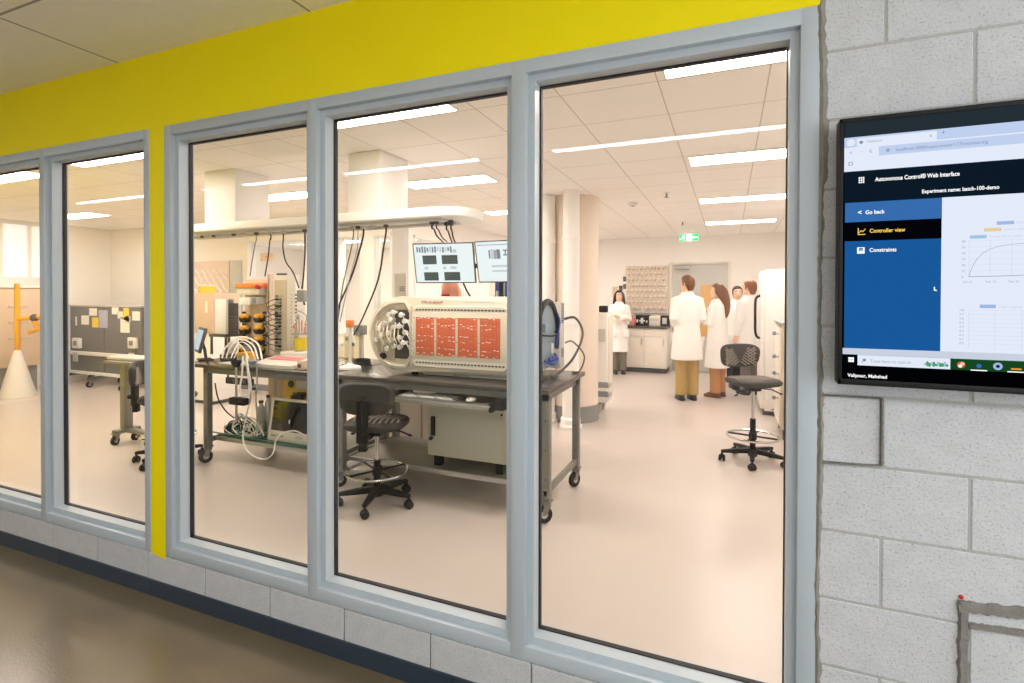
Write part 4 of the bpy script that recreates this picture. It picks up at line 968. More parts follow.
# ---- on the shelf under the left bench
SZ = .2225
t = thing('display_unit', 'white-framed box with a big dark screen standing on the shelf under the bench', 'display unit', (X(287, 3.55), 3.6, SZ))
xa, xb = X(266, 3.5), X(311, 3.5); M = Matrix.Translation(((xa+xb)/2, 3.50, SZ+.012)) @ Matrix.Rotation(math.radians(-9), 4, 'X'); w_ = (xb-xa)
m = MB(); m.box(-w_/2, w_/2, 0, .05, 0.004, .39, 'offwhite', .012, M); m.box(-w_/2+.02, w_/2-.02, .05, .2, .05, .36, 'lightgrey', .01, M); hs = m.build('housing', t)
m = MB(); m.box(-w_/2+.04, w_/2-.035, -.004, .004, .1, .365, 'screen_off', .004, M); sc_ = m.build('screen', t)
m = MB(); m.box(.02, .10, -.012, -.003, .28, .33, 'black', .003, M); m.tube([M @ Vector((.05, -.01, .3)), M @ Vector((.03, -.02, .22)), M @ Vector((.02, -.012, .14))], .014, 'black', 8); m.sph(M @ Vector((0, -.014, .19)), (.012, .006, .02), 'paper', 8); m.build('probe_holder', sc_)
m = MB(); m.text('BIOSTREAM', .028, M @ Vector((-w_/2+.05, -.0012, .045)), 'label_ink', uz=M.to_3x3() @ Vector((0, 0, 1)), depth=.0005); m.build('lettering', t)
m = MB(); m.box(.07, .15, -.0015, .001, .05, .075, 'lightgrey', .001, M); m.build('badge', t)
m = MB(); m.box(-.05, .08, .01, .06, .386, .42, 'black', .006, M); m.cyl(M @ Vector((.05, .0, .43)), M @ Vector((.05, .07, .43)), .028, 'black', seg=12); m.box(-.02, .02, .0, .05, .41, .45, 'black', .004, M); m.build('camera', t)
t = thing('base_unit', 'black lumpy pump base lying in cables on the shelf under the bench', 'pump', (X(237, 3.55), 3.55, SZ))
x = X(237, 3.55); m = MB(); m.box(x-.13, x+.10, 3.50, 3.66, SZ+.022, SZ+.10, 'black', .02); m.box(x-.05, x+.07, 3.51, 3.62, SZ+.09, SZ+.13, 'black', .015); m.build('body', t); m = MB(); m.cyl((x, 3.505, SZ+.06), (x, 3.49, SZ+.06), .025, 'midgrey', seg=12); m.build('dial', t)
x = X(240, 3.55); m = MB(); m.prism([(x-.17, 3.40+.1), (x+.27, 3.5), (x+.27, 3.72), (x-.17, 3.72)], 'z', SZ+.001, SZ+.02, 'teal', .006, 1); tag(m.build('drip_tray'), 'flat teal drip tray under the cable tangle on the shelf', 'tray')
rr_ = random.Random(5)
m = MB()
for k in range(13):
    cx = X(238+3.2*(k % 7), 3.5); z = SZ+.06+.012*(k % 5); pts = []
    for j in range(7): a = j*1.1 + k; q = .05+.05*rr_.random(); pts.append(Vector((cx + q*math.cos(a)*1.3, 3.475 + .02*math.sin(a*1.3), max(SZ+.03, z + .07*math.sin(a) + .012*j))))
    m.curve(pts, .006, ('white', 'black', 'white', 'teal', 'offwhite', 'darkgrey')[k % 6], 7, 7)
tag(m.build('cable_tangle'), 'tangle of white, black and teal leads on the shelf beside the dark screen', 'cables', None, 'stuff')
hose('teal hose lying along the front edge of the shelf to the window post', [at(212, 436, 3.5), at(222, 441, 3.49), at(240, 444, 3.48), at(260, 448, 3.47), at(285, 449, 3.46), at(306, 446, 3.46)], .007, 'teal', 'hose', 'hose')
for k, (px, z0, z1, r, mt, l) in enumerate(((247, .23, .62, .03, 'vessel', 'tall clear tube standing on the shelf nearest the funnel rod'), (254, .23, .50, .038, 'offwhite', 'white plastic bottle standing in the shelf tangle'), (261, .23, .56, .03, 'alu', 'steel cylinder standing on the shelf left of the dark screen'))):
    x = X(px, 3.7); t = thing('shelf_vessel', l, 'vessel', (x, 3.76, SZ)); m = MB(); m.lathe([(.001, 0), (r, 0), (r, z1-z0-.05), (r*.5, z1-z0-.02), (r*.5, z1-z0), (.001, z1-z0)], (x, 3.78, SZ+.0005), mt, 16); m.build('body', t); m = MB(); m.cyl((x, 3.78, SZ+z1-z0), (x, 3.78, SZ+z1-z0+.025), r*.6, 'darkgrey', seg=12); m.build('cap', t)
x0, x1 = X(286, 3.95), X(311, 3.95); z0 = SZ
t = thing('yellow_case', 'bright yellow case standing behind the dark screen under the bench', 'case', ((x0+x1)/2, 4.0, z0))
m = MB(); m.box(x0, x1, 3.93, 4.12, SZ+.0005, Z(373, 298, 3.95), 'yellow_bright', .012); m.build('body', t); m = MB(); m.cyl((x0+.09, 3.93, Z(384, 298, 3.95)), (x0+.09, 3.918, Z(384, 298, 3.95)), .035, 'darkgrey', seg=14); m.box(x0+.16, x1-.02, 3.924, 3.931, Z(388, 298, 3.95), Z(377, 298, 3.95), 'paper', .001); m.build('front_label', t)
x0, x1 = X(271, 4.0), X(285, 4.0)
t = thing('cardboard_box', 'tan cardboard box beside the yellow case under the bench', 'box', ((x0+x1)/2, 4.05, SZ)); m = MB(); m.box(x0, x1-.006, 3.96, 4.12, SZ+.0005, Z(374, 278, 4.0), 'tan', .004); m.build('body', t); m = MB(); m.box((x0+x1)/2-.02, (x0+x1)/2+.02, 3.957, 3.962, SZ+.05, Z(375, 278, 4.0), 'beige', .001); m.build('tape', t)
t = thing('power_strip', 'black power strip fixed under the back rail of the bench', 'power strip', (X(234, 4.0), 4.0, .6)); x0, x1 = X(223, 4.05), X(249, 4.05)
m = MB(); m.box(x0, x1, 4.075, 4.114, .58, .65, 'black', .006); m.build('body', t); m = MB()
for k in range(5): m.box(x0+.03+.08*k, x0+.07+.08*k, 4.071, 4.077, .595, .635, 'darkgrey', .002)
m.build('outlets', t)
m = MB()
for k in (0, 1): m.box((x0+.01, x1-.03)[k], (x0+.03, x1-.01)[k], 4.09, 4.10, .65, .84, 'darkgrey')
m.build('hanger', t)

# ---- left part of the machine bench, behind the stool
x = X(350, 3.62); t = thing('retort_stand', 'white round-based stand with a pole on the bench left of the machine', 'stand', (x, 3.62, BH))
m = MB(); m.lathe([(.001, 0), (.095, 0), (.09, .018), (.03, .034), (.02, .05), (.001, .05)], (x, 3.62, BH+.0005), 'white', 24); m.build('base', t); m = MB(); m.cyl((x, 3.62, BH+.04), (x, 3.62, BH+.36), .014, 'offwhite', seg=12); m.build('pole', t); m = MB(); m.box(x-.03, x+.03, 3.595, 3.645, BH+.355, BH+.42, 'orange_plain', .01); m.build('head', t)
for k in range(6):
    x = X(341+2.6*k, 3.85); h = .16+.05*(k % 3); t = thing('clear_vessel', 'small clear lidded vessel in the row behind the white round-based stand', 'vessel', (x, 3.85, BH), group='clear vessels left of the machine')
    m = MB(); m.lathe([(.001, 0), (.022, 0), (.022, h), (.02, h), (.02, .004), (.001, .004)], (x, 3.85+.05*(k % 2), BH+.0005), 'vessel', 12); m.build('glass_body', t); m = MB(); m.cyl((x, 3.85+.05*(k % 2), BH+h+.001), (x, 3.85+.05*(k % 2), BH+h+.03), .02, 'midgrey' if k % 2 else 'white', seg=10); m.build('lid', t)
x = X(361, 4.0); t = thing('sensor_post', 'small dark grey box on a pale post left of the cream machine', 'sensor', (x, 4.0, BH)); m = MB(); m.box(x-.02, x+.02, 3.99, 4.02, BH+.0005, BH+.26, 'offwhite', .004); m.build('post', t); z = Z(330, 361, 3.98); m = MB(); m.box(x-.06, x+.05, 3.96, 4.03, z-.045, z+.045, 'midgrey', .006); m.build('housing', t)
for k, (px, r, l) in enumerate(((360, .078, 'lowest of three stacked black cable coils left of the machine'), (360, .074, 'middle of three stacked black cable coils left of the machine'), (360, .07, 'topmost of three stacked black cable coils left of the machine'))):
    m = MB(); x = X(px, 3.78); y = 3.81
    for j in range(2): m.torus((x, y, BH+.007+.008*j+.0205*k), r-.006*(j % 2), .006, 'black', 28, 6, Matrix.Rotation(.01*math.sin(j*2), 3, 'X'))
    tag(m.build('cable_coil'), l, 'cable')
# things seen over the top of the machine
x = X(441, 4.6); 
t = thing('side_cupboard', 'low white cupboard behind the machine bench', 'cupboard', (-2.7, 4.75, 0)); m = MB(); m.box(-3.4, -1.98, 4.62, 5.05, .02, 1.42, 'white', .006); m.build('body', t)
for k in range(3): m = MB(); m.box(-3.38+.465*k, -2.93+.465*k, 4.60, 4.621, .05, 1.39, 'offwhite', .004); d = m.build('door', t); m = MB(); m.box(-2.98+.465*k, -2.96+.465*k, 4.58, 4.601, .9, 1.05, 'alu', .003); m.build('handle', d)
t = thing('red_bag', 'crumpled orange and pink bag seen just over the machine under the left monitor', 'bag', (x, 4.8, 1.42)); m = MB()
rr_ = random.Random(2); rg = []
for f in range(7):
    q = (.75, 1, 1.05, 1, .85, .6, .35)[f]; rg.append([(x + q*.11*math.cos(a)*(1+.12*rr_.uniform(-1, 1)), 4.8 + q*.09*math.sin(a)*(1+.12*rr_.uniform(-1, 1)), 1.4205 + .35*f/6) for a in [2*PI*i/14 for i in range(14)]])
m.loft(rg, 'salmon'); m.build('body', t); m = MB(); m.box(x-.04, x+.05, 4.68, 4.71, 1.5, 1.57, 'red', .01); m.build('patch', t)
x = X(509, 4.75); t = thing('blue_folder', 'blue folders standing behind the machine next to the window post', 'folders', (x, 4.8, 1.42)); m = MB()
for k in range(3): m.box(x-.13+.055*k, x-.085+.055*k, 4.7, 4.95, 1.4205, 1.77+.02*(k % 2), ('blue_cloth', 'paper', 'blue_cloth')[k], .004)
m.build('covers', t); m = MB(); m.box(x-.12, x-.095, 4.697, 4.703, 1.52, 1.6, 'paper'); m.build('spine_label', t)
t = thing('notice_card', 'white printed notice standing on the cupboard left of the monitors', 'notice', (X(401, 4.75), 4.75, 1.42)); x = X(401, 4.75)
m = MB(); m.box(x-.075, x+.075, 4.74, 4.746, 1.4205, 1.79, 'paper'); m.build('sheet', t, smooth=0); m = MB()
for k in range(3): m.box(x-.01, x+.055, 4.7375, 4.7405, 1.6+.02*k, 1.61+.02*k, 'midgrey')
m.build('print', t, smooth=0)

# ================================================================ THE FAR PARTS OF THE LABORATORY
m = MB(); cx, cyy = -1.82, 6.42; r = .31
m.lathe([(r, .2), (r, CEIL-.001)], (cx, cyy, 0), 'column_tan', 48); m.lathe([(r+.006, .0), (r+.006, .2)], (cx, cyy, 0), 'midgrey', 48)
o = m.build('round_column'); o['kind'] = 'structure'
for (x, y, rr, l) in ((-1.715, 5.93, .098, 'white vertical pipe standing in front of the round column'), (-2.06, 6.1, .092, 'white vertical pipe on the left of the round column, by the window post')):
    t = thing('vertical_pipe', l, 'pipe', (x, y, 0), group='white floor to ceiling pipes')
    m = MB(); m.lathe([(rr, .12), (rr, CEIL-.001)], (x, y, 0), 'white', 32); m.build('pipe', t); m = MB(); m.lathe([(rr+.035, 0.0005), (rr+.035, .03), (rr+.02, .05), (rr+.02, .11), (rr+.002, .13)], (x, y, 0), 'white', 32); m.build('foot_collar', t)
    for z in (1.2, 2.2): m = MB(); m.lathe([(rr+.001, z), (rr+.008, z+.005), (rr+.008, z+.045), (rr+.001, z+.05)], (x, y, 0), 'white', 32); m.build('joint_ring', t)
# white wheeled machine behind the column
t = thing('wheeled_machine', 'white wheeled machine standing behind the round column', 'machine', (-1.66, 7.0, 0))
m = MB(); m.box(-1.95, -1.47, 6.80, 7.15, .14, 1.33, 'white', .015); m.box(-1.48, -1.46, 6.84, 7.1, .2, 1.28, 'offwhite', .003); m.build('body', t)
m = MB(); m.box(-1.6, -1.5, 6.86, 7.0, 1.3305, 1.42, 'black', .01); m.build('top_unit', t)
m = MB(); m.box(-1.60, -1.49, 6.755, 6.801, .95, 1.12, 'lightgrey', .008); m.build('side_box', t)
for z in (.22, .34): m = MB(); m.box(-1.9, -1.46, 6.79, 6.802, z, z+.075, 'midgrey', .004); m.box(-1.465, -1.44, 6.82, 6.95, z, z+.06, 'lightgrey', .006); m.build('vent_grille', t)
for x in (-1.9, -1.58):
    for y in (6.87, 7.1): m = MB(); caster(m, x, y, .05, -PI/2, 'alu', 'lightgrey'); m.build('caster', t)
# counter along the far wall
CY0, CX0, CX1 = 10.72, -2.55, -1.13
t = thing('base_cabinet', 'cream base cabinet with two doors and a dark plinth against the far wall', 'cabinet', ((CX0+CX1)/2, 11, 0))
m = MB(); m.box(CX0, CX1, CY0+.02, YF-.002, .1, .90, 'white', .004); m.build('body', t); m = MB(); m.box(CX0, CX1-.02, CY0+.07, YF-.05, .0005, .1, 'darkgrey'); m.build('plinth', t)
for x0, x1 in ((-2.54, -2.02), (-2.01, -1.575), (-1.565, -1.14)):
    m = MB(); m.box(x0, x1, CY0, CY0+.02, .12, .72, 'offwhite', .003); d = m.build('door', t); m = MB(); m.box(x1-.06, x1-.045, CY0-.025, CY0, .56, .68, 'alu', .002); m.build('handle', d)
    m = MB(); m.box(x0, x1, CY0, CY0+.02, .735, .885, 'offwhite', .003); m.build('drawer', t)
m = MB(); m.box(CX0-.02, CX1+.02, CY0-.03, YF-.002, .9005, .945, 'dark_top', .004); tag(m.build('countertop'), 'dark brown worktop on the cream base cabinet by the far wall', 'worktop')
CT = .9455
def small(name, label, cat, px, y, w_, d_, h_, mt, det=None):
    x = X(px, y); t = thing(name, label, cat, (x, y, CT)); m = MB(); m.box(x-w_/2, x+w_/2, y-d_/2, y+d_/2, CT, CT+h_, mt, .01); m.build('body', t)
    if det: m = MB(); [m.box(x-w_/2+w_*a, x-w_/2+w_*b, y-d_/2-.004, y-d_/2+.002, CT+h_*c, CT+h_*d__, k, .001) for a, b, c, d__, k in det]; m.build('front', t)
    return t
small('black_case', 'black box with white fittings on the far worktop', 'box', 643, 10.97, .26, .25, .21, 'black', [(.06, .2, .3, .6, 'white'), (.4, .6, .2, .75, 'white'), (.3, .72, .4, .55, 'white'), (.8, .92, .3, .5, 'white')])
small('white_carton', 'white box on the far worktop between two black boxes', 'box', 655.5, 10.95, .22, .22, .2, 'offwhite', [(.1, .9, .5, .8, 'lightgrey')])
small('kettle_box', 'small black framed box at the right end of the far worktop', 'box', 665.3, 10.92, .16, .2, .21, 'black', [(.2, .75, .2, .8, 'lightgrey')])
small('brown_carton', 'low brown carton standing behind the white box on the far worktop', 'box', 655, 11.13, .2, .12, .22, 'tan', [(.3, .5, .6, .9, 'orange_plain')])
x = X(633.5, 10.9); t = thing('pink_bottle', 'pink plastic bottle on the far worktop beside the woman with folded arms', 'bottle', (x, 10.78, CT))
m = MB(); m.lathe([(.001, 0), (.055, 0), (.06, .01), (.06, .14), (.02, .18), (.02, .2), (.001, .2)], (x, 10.78, CT), 'pink', 18); m.build('body', t); m = MB(); m.cyl((x, 10.78, CT+.2), (x, 10.78, CT+.225), .024, 'white', seg=12); m.build('cap', t)
x = X(643, 11.1); t = thing('water_tap', 'slim white swan-neck tap rising above the far worktop', 'tap', (x, 11.12, CT)); m = MB(); m.tube(spline([(x, 11.14, CT), (x, 11.14, CT+.26), (x, 11.09, CT+.33), (x, 11.03, CT+.28)], 5), .014, 'white', 8); m.build('spout', t); m = MB(); m.cyl((x, 11.14, CT), (x, 11.14, CT+.03), .03, 'chrome', seg=12); m.build('base', t)
# pegboard with pegs
x0, x1 = X(626, 11.25), X(667.5, 11.25); z0, z1 = Z(312, 640, 11.25), Z(266, 640, 11.25)
t = thing('drying_rack', 'beige drying board full of white pegs on the far wall', 'drying rack', ((x0+x1)/2, YF, (z0+z1)/2))
m = MB(); m.box(x0, x1, YF-.035, YF-.001, z0, z1, 'pegboard', .004); m.box(x0, x1, YF-.075, YF-.034, z0-.03, z0+.01, 'lightgrey', .004); m.build('board', t)
nx, nz = 9, 8
for i in range(nx):
    for j in range(nz):
        x = x0 + (x1-x0)*(i+.5+(.0 if j % 2 else .25))/(nx+.4); z = z0 + (z1-z0)*(j+.6)/(nz+.2); m = MB(); m.tube([(x, YF-.03, z), (x, YF-.13, z+.03)], .016, 'paper', 7, [.013, .018]); m.build('peg', t, smooth=30)
for k, (px0, px1, py0, py1, mt, l) in enumerate(((611, 624, 281, 300, 'paper', 'small pinned picture on the far wall behind the woman with folded arms'),)):
    a, b_ = at(px0, py1, YF-.01), at(px1, py0, YF-.01); t = thing('wall_notice', l, 'notice', ((a.x+b_.x)/2, YF, (a.z+b_.z)/2)); m = MB(); m.box(a.x, b_.x, YF-.006, YF-.001, a.z, b_.z, 'paper'); m.build('sheet', t, smooth=0); m = MB(); m.box(a.x+.03, a.x+.15, YF-.008, YF-.005, a.z+.06, b_.z-.12, 'tan'); m.box(a.x+.17, b_.x-.03, YF-.008, YF-.005, a.z+.2, b_.z-.1, 'darkgrey'); m.build('picture', t, smooth=0)
for k, py in enumerate((279, 286.5)):
    p = at(624.5, py, YF-.02); t = thing('wall_switch', ('upper' if k == 0 else 'lower') + ' of two small dark switches left of the drying board', 'switch', (p.x, YF, p.z)); m = MB(); m.box(p.x-.03, p.x+.03, YF-.02, YF-.001, p.z-.05, p.z+.05, 'darkgrey', .005); m.build('plate', t); m = MB(); m.box(p.x-.012, p.x+.012, YF-.027, YF-.019, p.z-.02, p.z+.02, 'midgrey', .003); m.build('rocker', t)
# exit sign
a, b_ = at(679.5, 241.2, 10.5), at(698.5, 233.8, 10.5); xm = (a.x+b_.x)/2
t = thing('exit_sign', 'glowing white and green exit sign hanging from the far ceiling', 'exit sign', (xm, 10.5, (a.z+b_.z)/2))
m = MB(); m.box(a.x, b_.x, 10.5, 10.53, a.z, b_.z, 'exit_white', .004); hs = m.build('light_box', t)
m = MB(); w_, h_ = b_.x-a.x, b_.z-a.z
m.box(a.x+.0, a.x+w_*.36, 10.497, 10.501, a.z+h_*.0, a.z+h_, 'exit_green'); m.box(a.x+w_*.66, b_.x, 10.497, 10.501, a.z, a.z+h_, 'exit_green')
# running figure and arrow
q = a.x+w_*.18; m.sph((q+.015, 10.496, a.z+h_*.83), (.013, .002, .013), 'exit_white', 8)
m.tube([(q+.01, 10.4955, a.z+h_*.7), (q-.01, 10.4955, a.z+h_*.45)], .012, 'exit_white', 6); m.tube([(q-.01, 10.4955, a.z+h_*.45), (q+.03, 10.4955, a.z+h_*.3), (q+.015, 10.4955, a.z+h_*.08)], .007, 'exit_white', 6); m.tube([(q-.01, 10.4955, a.z+h_*.45), (q-.03, 10.4955, a.z+h_*.28), (q-.06, 10.4955, a.z+h_*.26)], .007, 'exit_white', 6); m.tube([(q-.03, 10.4955, a.z+h_*.6), (q+.005, 10.4955, a.z+h_*.68), (q+.04, 10.4955, a.z+h_*.55)], .006, 'exit_white', 6)
q = b_.x-w_*.17; m.box(q-.03, q+.04, 10.4955, 10.499, a.z+h_*.42, a.z+h_*.58, 'exit_white'); m.prism([(q-.06, a.z+h_*.5), (q-.02, a.z+h_*.25), (q-.02, a.z+h_*.75)], 'y', 10.4955, 10.499, 'exit_white')
m.tube([(xm-.02, 10.4975, a.z+h_*.3), (xm-.0, 10.4975, a.z+h_*.5), (xm+.02, 10.4975, a.z+h_*.7)], .006, 'exit_green', 6); m.build('pictogram', hs, smooth=0)
m = MB(); m.box(a.x+.05, b_.x-.05, 10.505, 10.525, b_.z+.0005, b_.z+.02, 'white', .002)
for x in (a.x+.08, b_.x-.08): m.cyl((x, 10.515, b_.z+.01), (x, 10.515, CEIL-.0005), .006, 'white', seg=8)
m.build('hanger', t)
for (px, py, l) in ((666, 194.5, 'small sprinkler head on the ceiling between the light row and the column'), (682, 223, 'small sprinkler head on the ceiling just before the exit sign')):
    for Y in [y_*.05 for y_ in range(100, 220)]:
        if at(px, py, Y).z > CEIL-.03: break
    x = X(px, Y); t = thing('sprinkler_head', l, 'sprinkler', (x, Y, CEIL)); m = MB(); m.lathe([(.001, CEIL-.012), (.035, CEIL-.012), (.04, CEIL-.0005), (.001, CEIL-.0005)], (x, Y, 0), 'white', 14); m.build('rose', t); m = MB(); m.cyl((x, Y, CEIL-.012), (x, Y, CEIL-.05), .010, 'midgrey', seg=8); m.cyl((x, Y, CEIL-.055), (x, Y, CEIL-.06), .026, 'midgrey', seg=10); m.build('nozzle', t)
p = at(624, 204, 7.0); t = thing('smoke_detector', 'round white smoke detector on the ceiling right of the round column', 'smoke detector', (-1.18, 7.0, CEIL)); m = MB(); m.lathe([(.001, -.04), (.045, -.04), (.06, -.02), (.06, -.0005), (.001, -.0005)], (-1.18, 7.0, CEIL), 'white', 18); m.build('body', t); m = MB(); m.cyl((-1.18, 7.0, CEIL-.04), (-1.18, 7.0, CEIL-.045), .02, 'midgrey', seg=10); m.build('grille', t)

# refrigerator and steel unit on the right
t = thing('tall_refrigerator', 'tall white refrigerator with a long black door handle at the right of the people', 'refrigerator', (.85, 7.9, 0))
m = MB(); m.box(.435, 1.30, 7.5, 8.35, .06, 1.90, 'white', .012); m.build('body', t); m = MB(); m.box(.385, .433, 7.503, 8.347, .09, 1.88, 'white', .008); dr = m.build('door', t)
m = MB(); m.tube(spline([(.385, 7.60, 1.56), (.345, 7.60, 1.54), (.325, 7.60, 1.47), (.325, 7.60, 1.2), (.325, 7.60, 1.1), (.345, 7.60, 1.02), (.385, 7.60, 1.0)], 4), .016, 'black', 8); m.build('handle', dr)
m = MB(); m.box(.42, 1.28, 7.55, 8.3, .0005, .06, 'darkgrey'); m.build('plinth', t)
m = MB(); m.box(.40, .47, 7.478, 7.52, .11, .21, 'offwhite', .004); m.box(.52, .66, 7.488, 7.501, .08, .1, 'midgrey'); m.build('hinge_cover', t)
t = thing('steel_unit', 'cream and steel waist-high unit with taps at the right edge of the big pane', 'unit', (.75, 6.5, 0))
m = MB(); m.box(.52, 1.2, 6.25, 6.95, .12, 1.25, 'beige', .008); m.box(.505, .52, 6.27, 6.93, .16, 1.22, 'offwhite', .004); m.build('body', t)
m = MB(); m.box(.50, 1.22, 6.23, 6.97, 1.2505, 1.275, 'alu', .004); m.build('top_plate', t)
m = MB(); m.box(.55, .61, 6.235, 6.252, .2, 1.2, 'alu', .003); m.box(.65, .80, 6.235, 6.252, .7, 1.2, 'offwhite', .004); m.box(.65, .80, 6.235, 6.252, .2, .62, 'offwhite', .004); m.build('front_strip', t)
for z in (1.15, .9, .72, .45): m = MB(); m.cyl((.505, 6.32, z), (.465, 6.32, z), .012, 'alu', seg=8); m.sph((.46, 6.32, z), .022, 'steel_grey', 8); m.build('tap', t)
m = MB()
for k in range(4): m.curve([(.55+.04*k, 6.235, .75), (.53+.05*k, 6.18, .6), (.57+.03*k, 6.17, .35), (.55+.05*k, 6.235, .2)], .012, ('beige', 'offwhite', 'alu')[k % 3], 6, 6)
m.build('pipework', t)
for x in (.57, 1.12):
    for y in (6.32, 6.88): m = MB(); m.cyl((x, y, .0005), (x, y, .125), .025, 'darkgrey', seg=10); m.build('foot', t)

# ---- the left bay
x0, x1 = X(190, 6.2), X(240, 6.2); z0, z1 = Z(303, 215, 6.2), Z(261, 215, 6.2)
t = thing('mounted_panel', 'pale wall panel with rows of slanted slots behind the instrument bench', 'panel', ((x0+x1)/2, BY, (z0+z1)/2))
m = MB(); m.box(x0-.5, x1-.28, BY-.03, BY-.001, z0-.3, z1, 'plate_panel', .003); m.box(x1-.26, x1, BY-.03, BY-.001, z0-.3, z1, 'lightgrey', .003); m.build('board', t)
for i in range(10):
    for j in range(9):
        x = x0-.42+.148*i; z = z0-.24+.095*j; m = MB(); x2 = x + (.074 if j % 2 else 0)
        if x2 > x1-.36: continue
        m.tube([(x2-.055, BY-.033, z+.042), (x2+.055, BY-.033, z-.042)], .013, 'white', 6); m.build('slot', t)
Y = 5.15; x0, x1 = X(178, Y), X(213, Y)
t = thing('beige_cupboard', 'beige upright cupboard behind the touch screen', 'cupboard', ((x0+x1)/2, Y+.2, 0)); zt = Z(293, 205, Y)
m = MB(); m.box(x0, x1, Y, Y+.45, 1.0, zt, 'tan', .008); m.build('body', t); m = MB(); m.box(x0, x1, Y, Y+.45, .05, .998, 'white', .008); m.build('base', t); m = MB(); m.box(x0+.01, x1-.01, Y-.018, Y, 1.02, zt-.02, 'tan', .004); d = m.build('door', t); m = MB(); p = at(206.5, 307, Y-.02); m.box(p.x-.025, p.x+.02, Y-.024, Y-.017, p.z-.08, p.z+.08, 'paper', .001); m.build('notice', d, label='small white notice'); m = MB(); m.box(x0+.02, x1-.02, Y+.02, Y+.42, .0005, .05, 'darkgrey'); m.build('plinth', t)
p = at(197, 296, Y); t = thing('yellow_tub', 'yellow tub standing on the beige cupboard', 'tub', (p.x, Y+.15, zt)); m = MB(); m.lathe([(.001, 0), (.10, 0), (.11, .1), (.001, .1)], (p.x, Y+.15, zt+.0005), 'yellow_paper', 16); m.build('body', t); m = MB(); m.cyl((p.x, Y+.15, zt+.1005), (p.x, Y+.15, zt+.12), .115, 'white', seg=16); m.build('lid', t)
# window stickers seen through the rack window: small sign on the pane
a, b_ = at(258, 261, BY), at(271, 252.5, BY); t = thing('window_sign', 'small tan sign stuck on the side-room window above the rack', 'sign', ((a.x+b_.x)/2, BY+.05, (a.z+b_.z)/2)); m = MB(); m.box(a.x, b_.x, BY+.048, BY+.0555, a.z, b_.z, 'tan'); m.build('sheet', t, smooth=0); m = MB(); m.box(a.x+.1, a.x+.18, BY+.046, BY+.049, a.z+.06, b_.z-.06, 'label_red'); m.build('print', t, smooth=0)
# height adjustable table
p = at(126, 440, 3.5)
t = thing('wheeled_table', 'small white table on a single wheeled grey leg left of the yellow strip', 'table', (-5.68, 3.55, 0)); xl = X(126, 3.5); zt = Z(356, 126, 3.5)
m = MB(); m.box(xl-.16, xl+.45, 3.40, 3.62, zt-.03, zt, 'lightgrey', .008); m.build('top', t); m = MB(); m.box(xl-.045, xl+.045, 3.46, 3.54, .12, zt-.03, 'steel_grey', .006); m.box(xl-.06, xl+.06, 3.44, 3.56, zt-.06, zt-.03, 'steel_grey', .004); m.box(xl-.04, xl+.4, 3.30, 3.36, zt-.055, zt-.03, 'steel_grey'); m.build('column', t)
m = MB(); m.box(xl-.06, xl+.42, 3.46, 3.54, .115, .15, 'steel_grey', .006); m.box(xl-.045, xl+.045, 3.38, 3.62, .115, .15, 'steel_grey', .006); m.build('base_frame', t)
for (x, y) in ((xl, 3.40), (xl, 3.60), (xl+.37, 3.5)): m = MB(); caster(m, x, y, .045, -PI/2+.3); m.build('caster', t)
# mobile notice board
Y = 5.55; x0, x1 = X(70, Y), X(141, Y); zt, zb = Z(307, 105, Y), Z(374, 105, Y); xm = (x0+x1)/2
t = thing('mobile_notice_board', 'grey mobile notice board with white rails and pinned notes at the back left', 'notice board', (xm, Y+.1, 0))
m = MB(); m.box(x0, xm-.01, Y, Y+.05, zb-.02, zt, 'panel_grey', .006); m.box(xm+.01, x1, Y, Y+.05, zb-.02, zt, 'panel_grey', .006); m.box(x0-.02, x1+.02, Y-.01, Y+.06, zt-.0, zt+.025, 'lightgrey', .004); m.build('board', t)
z = Z(354.5, 105, Y); m = MB(); m.box(x0, x1, Y-.05, Y-.001, z-.03, z+.03, 'white', .004); m.build('middle_rail', t); m = MB(); m.box(x0-.02, x1+.02, Y-.05, Y-.001, zb-.03, zb+.02, 'white', .004); m.build('bottom_rail', t)
for k, px in enumerate((77, 133)):
    p = at(px, 343, Y-.03); m = MB(); m.box(p.x-.10, p.x+.10, Y-.06, Y-.001, p.z-.09, p.z+.09, 'white', .01); m.box(p.x-.05, p.x+.05, Y-.068, Y-.058, p.z-.04, p.z+.04, 'midgrey', .004); m.box(p.x-.07, p.x+.07, Y-.06, Y-.051, p.z-.32, p.z-.16, 'lightgrey', .008); m.build('socket_box', t)
rr_ = random.Random(9)
for k, (px, py, w_, h_, mt) in enumerate(((76, 321, .05, .16, 'paper'), (85, 320, .22, .16, 'paper'), (93, 312, .22, .13, 'paper'), (95.5, 322.5, .2, .17, 'yellow_paper'), (103, 319, .25, .3, 'lilac_paper'), (115, 311, .18, .12, 'paper'), (120, 315, .14, .12, 'paper'), (124.8, 325, .24, .26, 'paper'), (126, 314, .14, .2, 'yellow_paper'), (136, 316, .2, .15, 'paper'), (128, 319, .12, .1, 'paper'))):
    p = at(px, py, Y-.004); m = MB(); m.box(p.x-w_/2, p.x+w_/2, Y-.0035, Y-.0012, p.z-h_/2, p.z+h_/2, mt, 0); m.build('pinned_note', t, smooth=0)
for x in (x0+.12, xm, x1-.12):
    m = MB(); m.box(x-.03, x+.03, Y-.25, Y+.32, .13, .17, 'darkgrey', .004); m.box(x-.025, x+.025, Y+.052, Y+.09, .15, zt-.1, 'darkgrey', .004); ft = m.build('foot_bar', t)
    for y in (Y-.21, Y+.28): m = MB(); caster(m, x, y, .05, -PI/2); m.build('caster', ft)
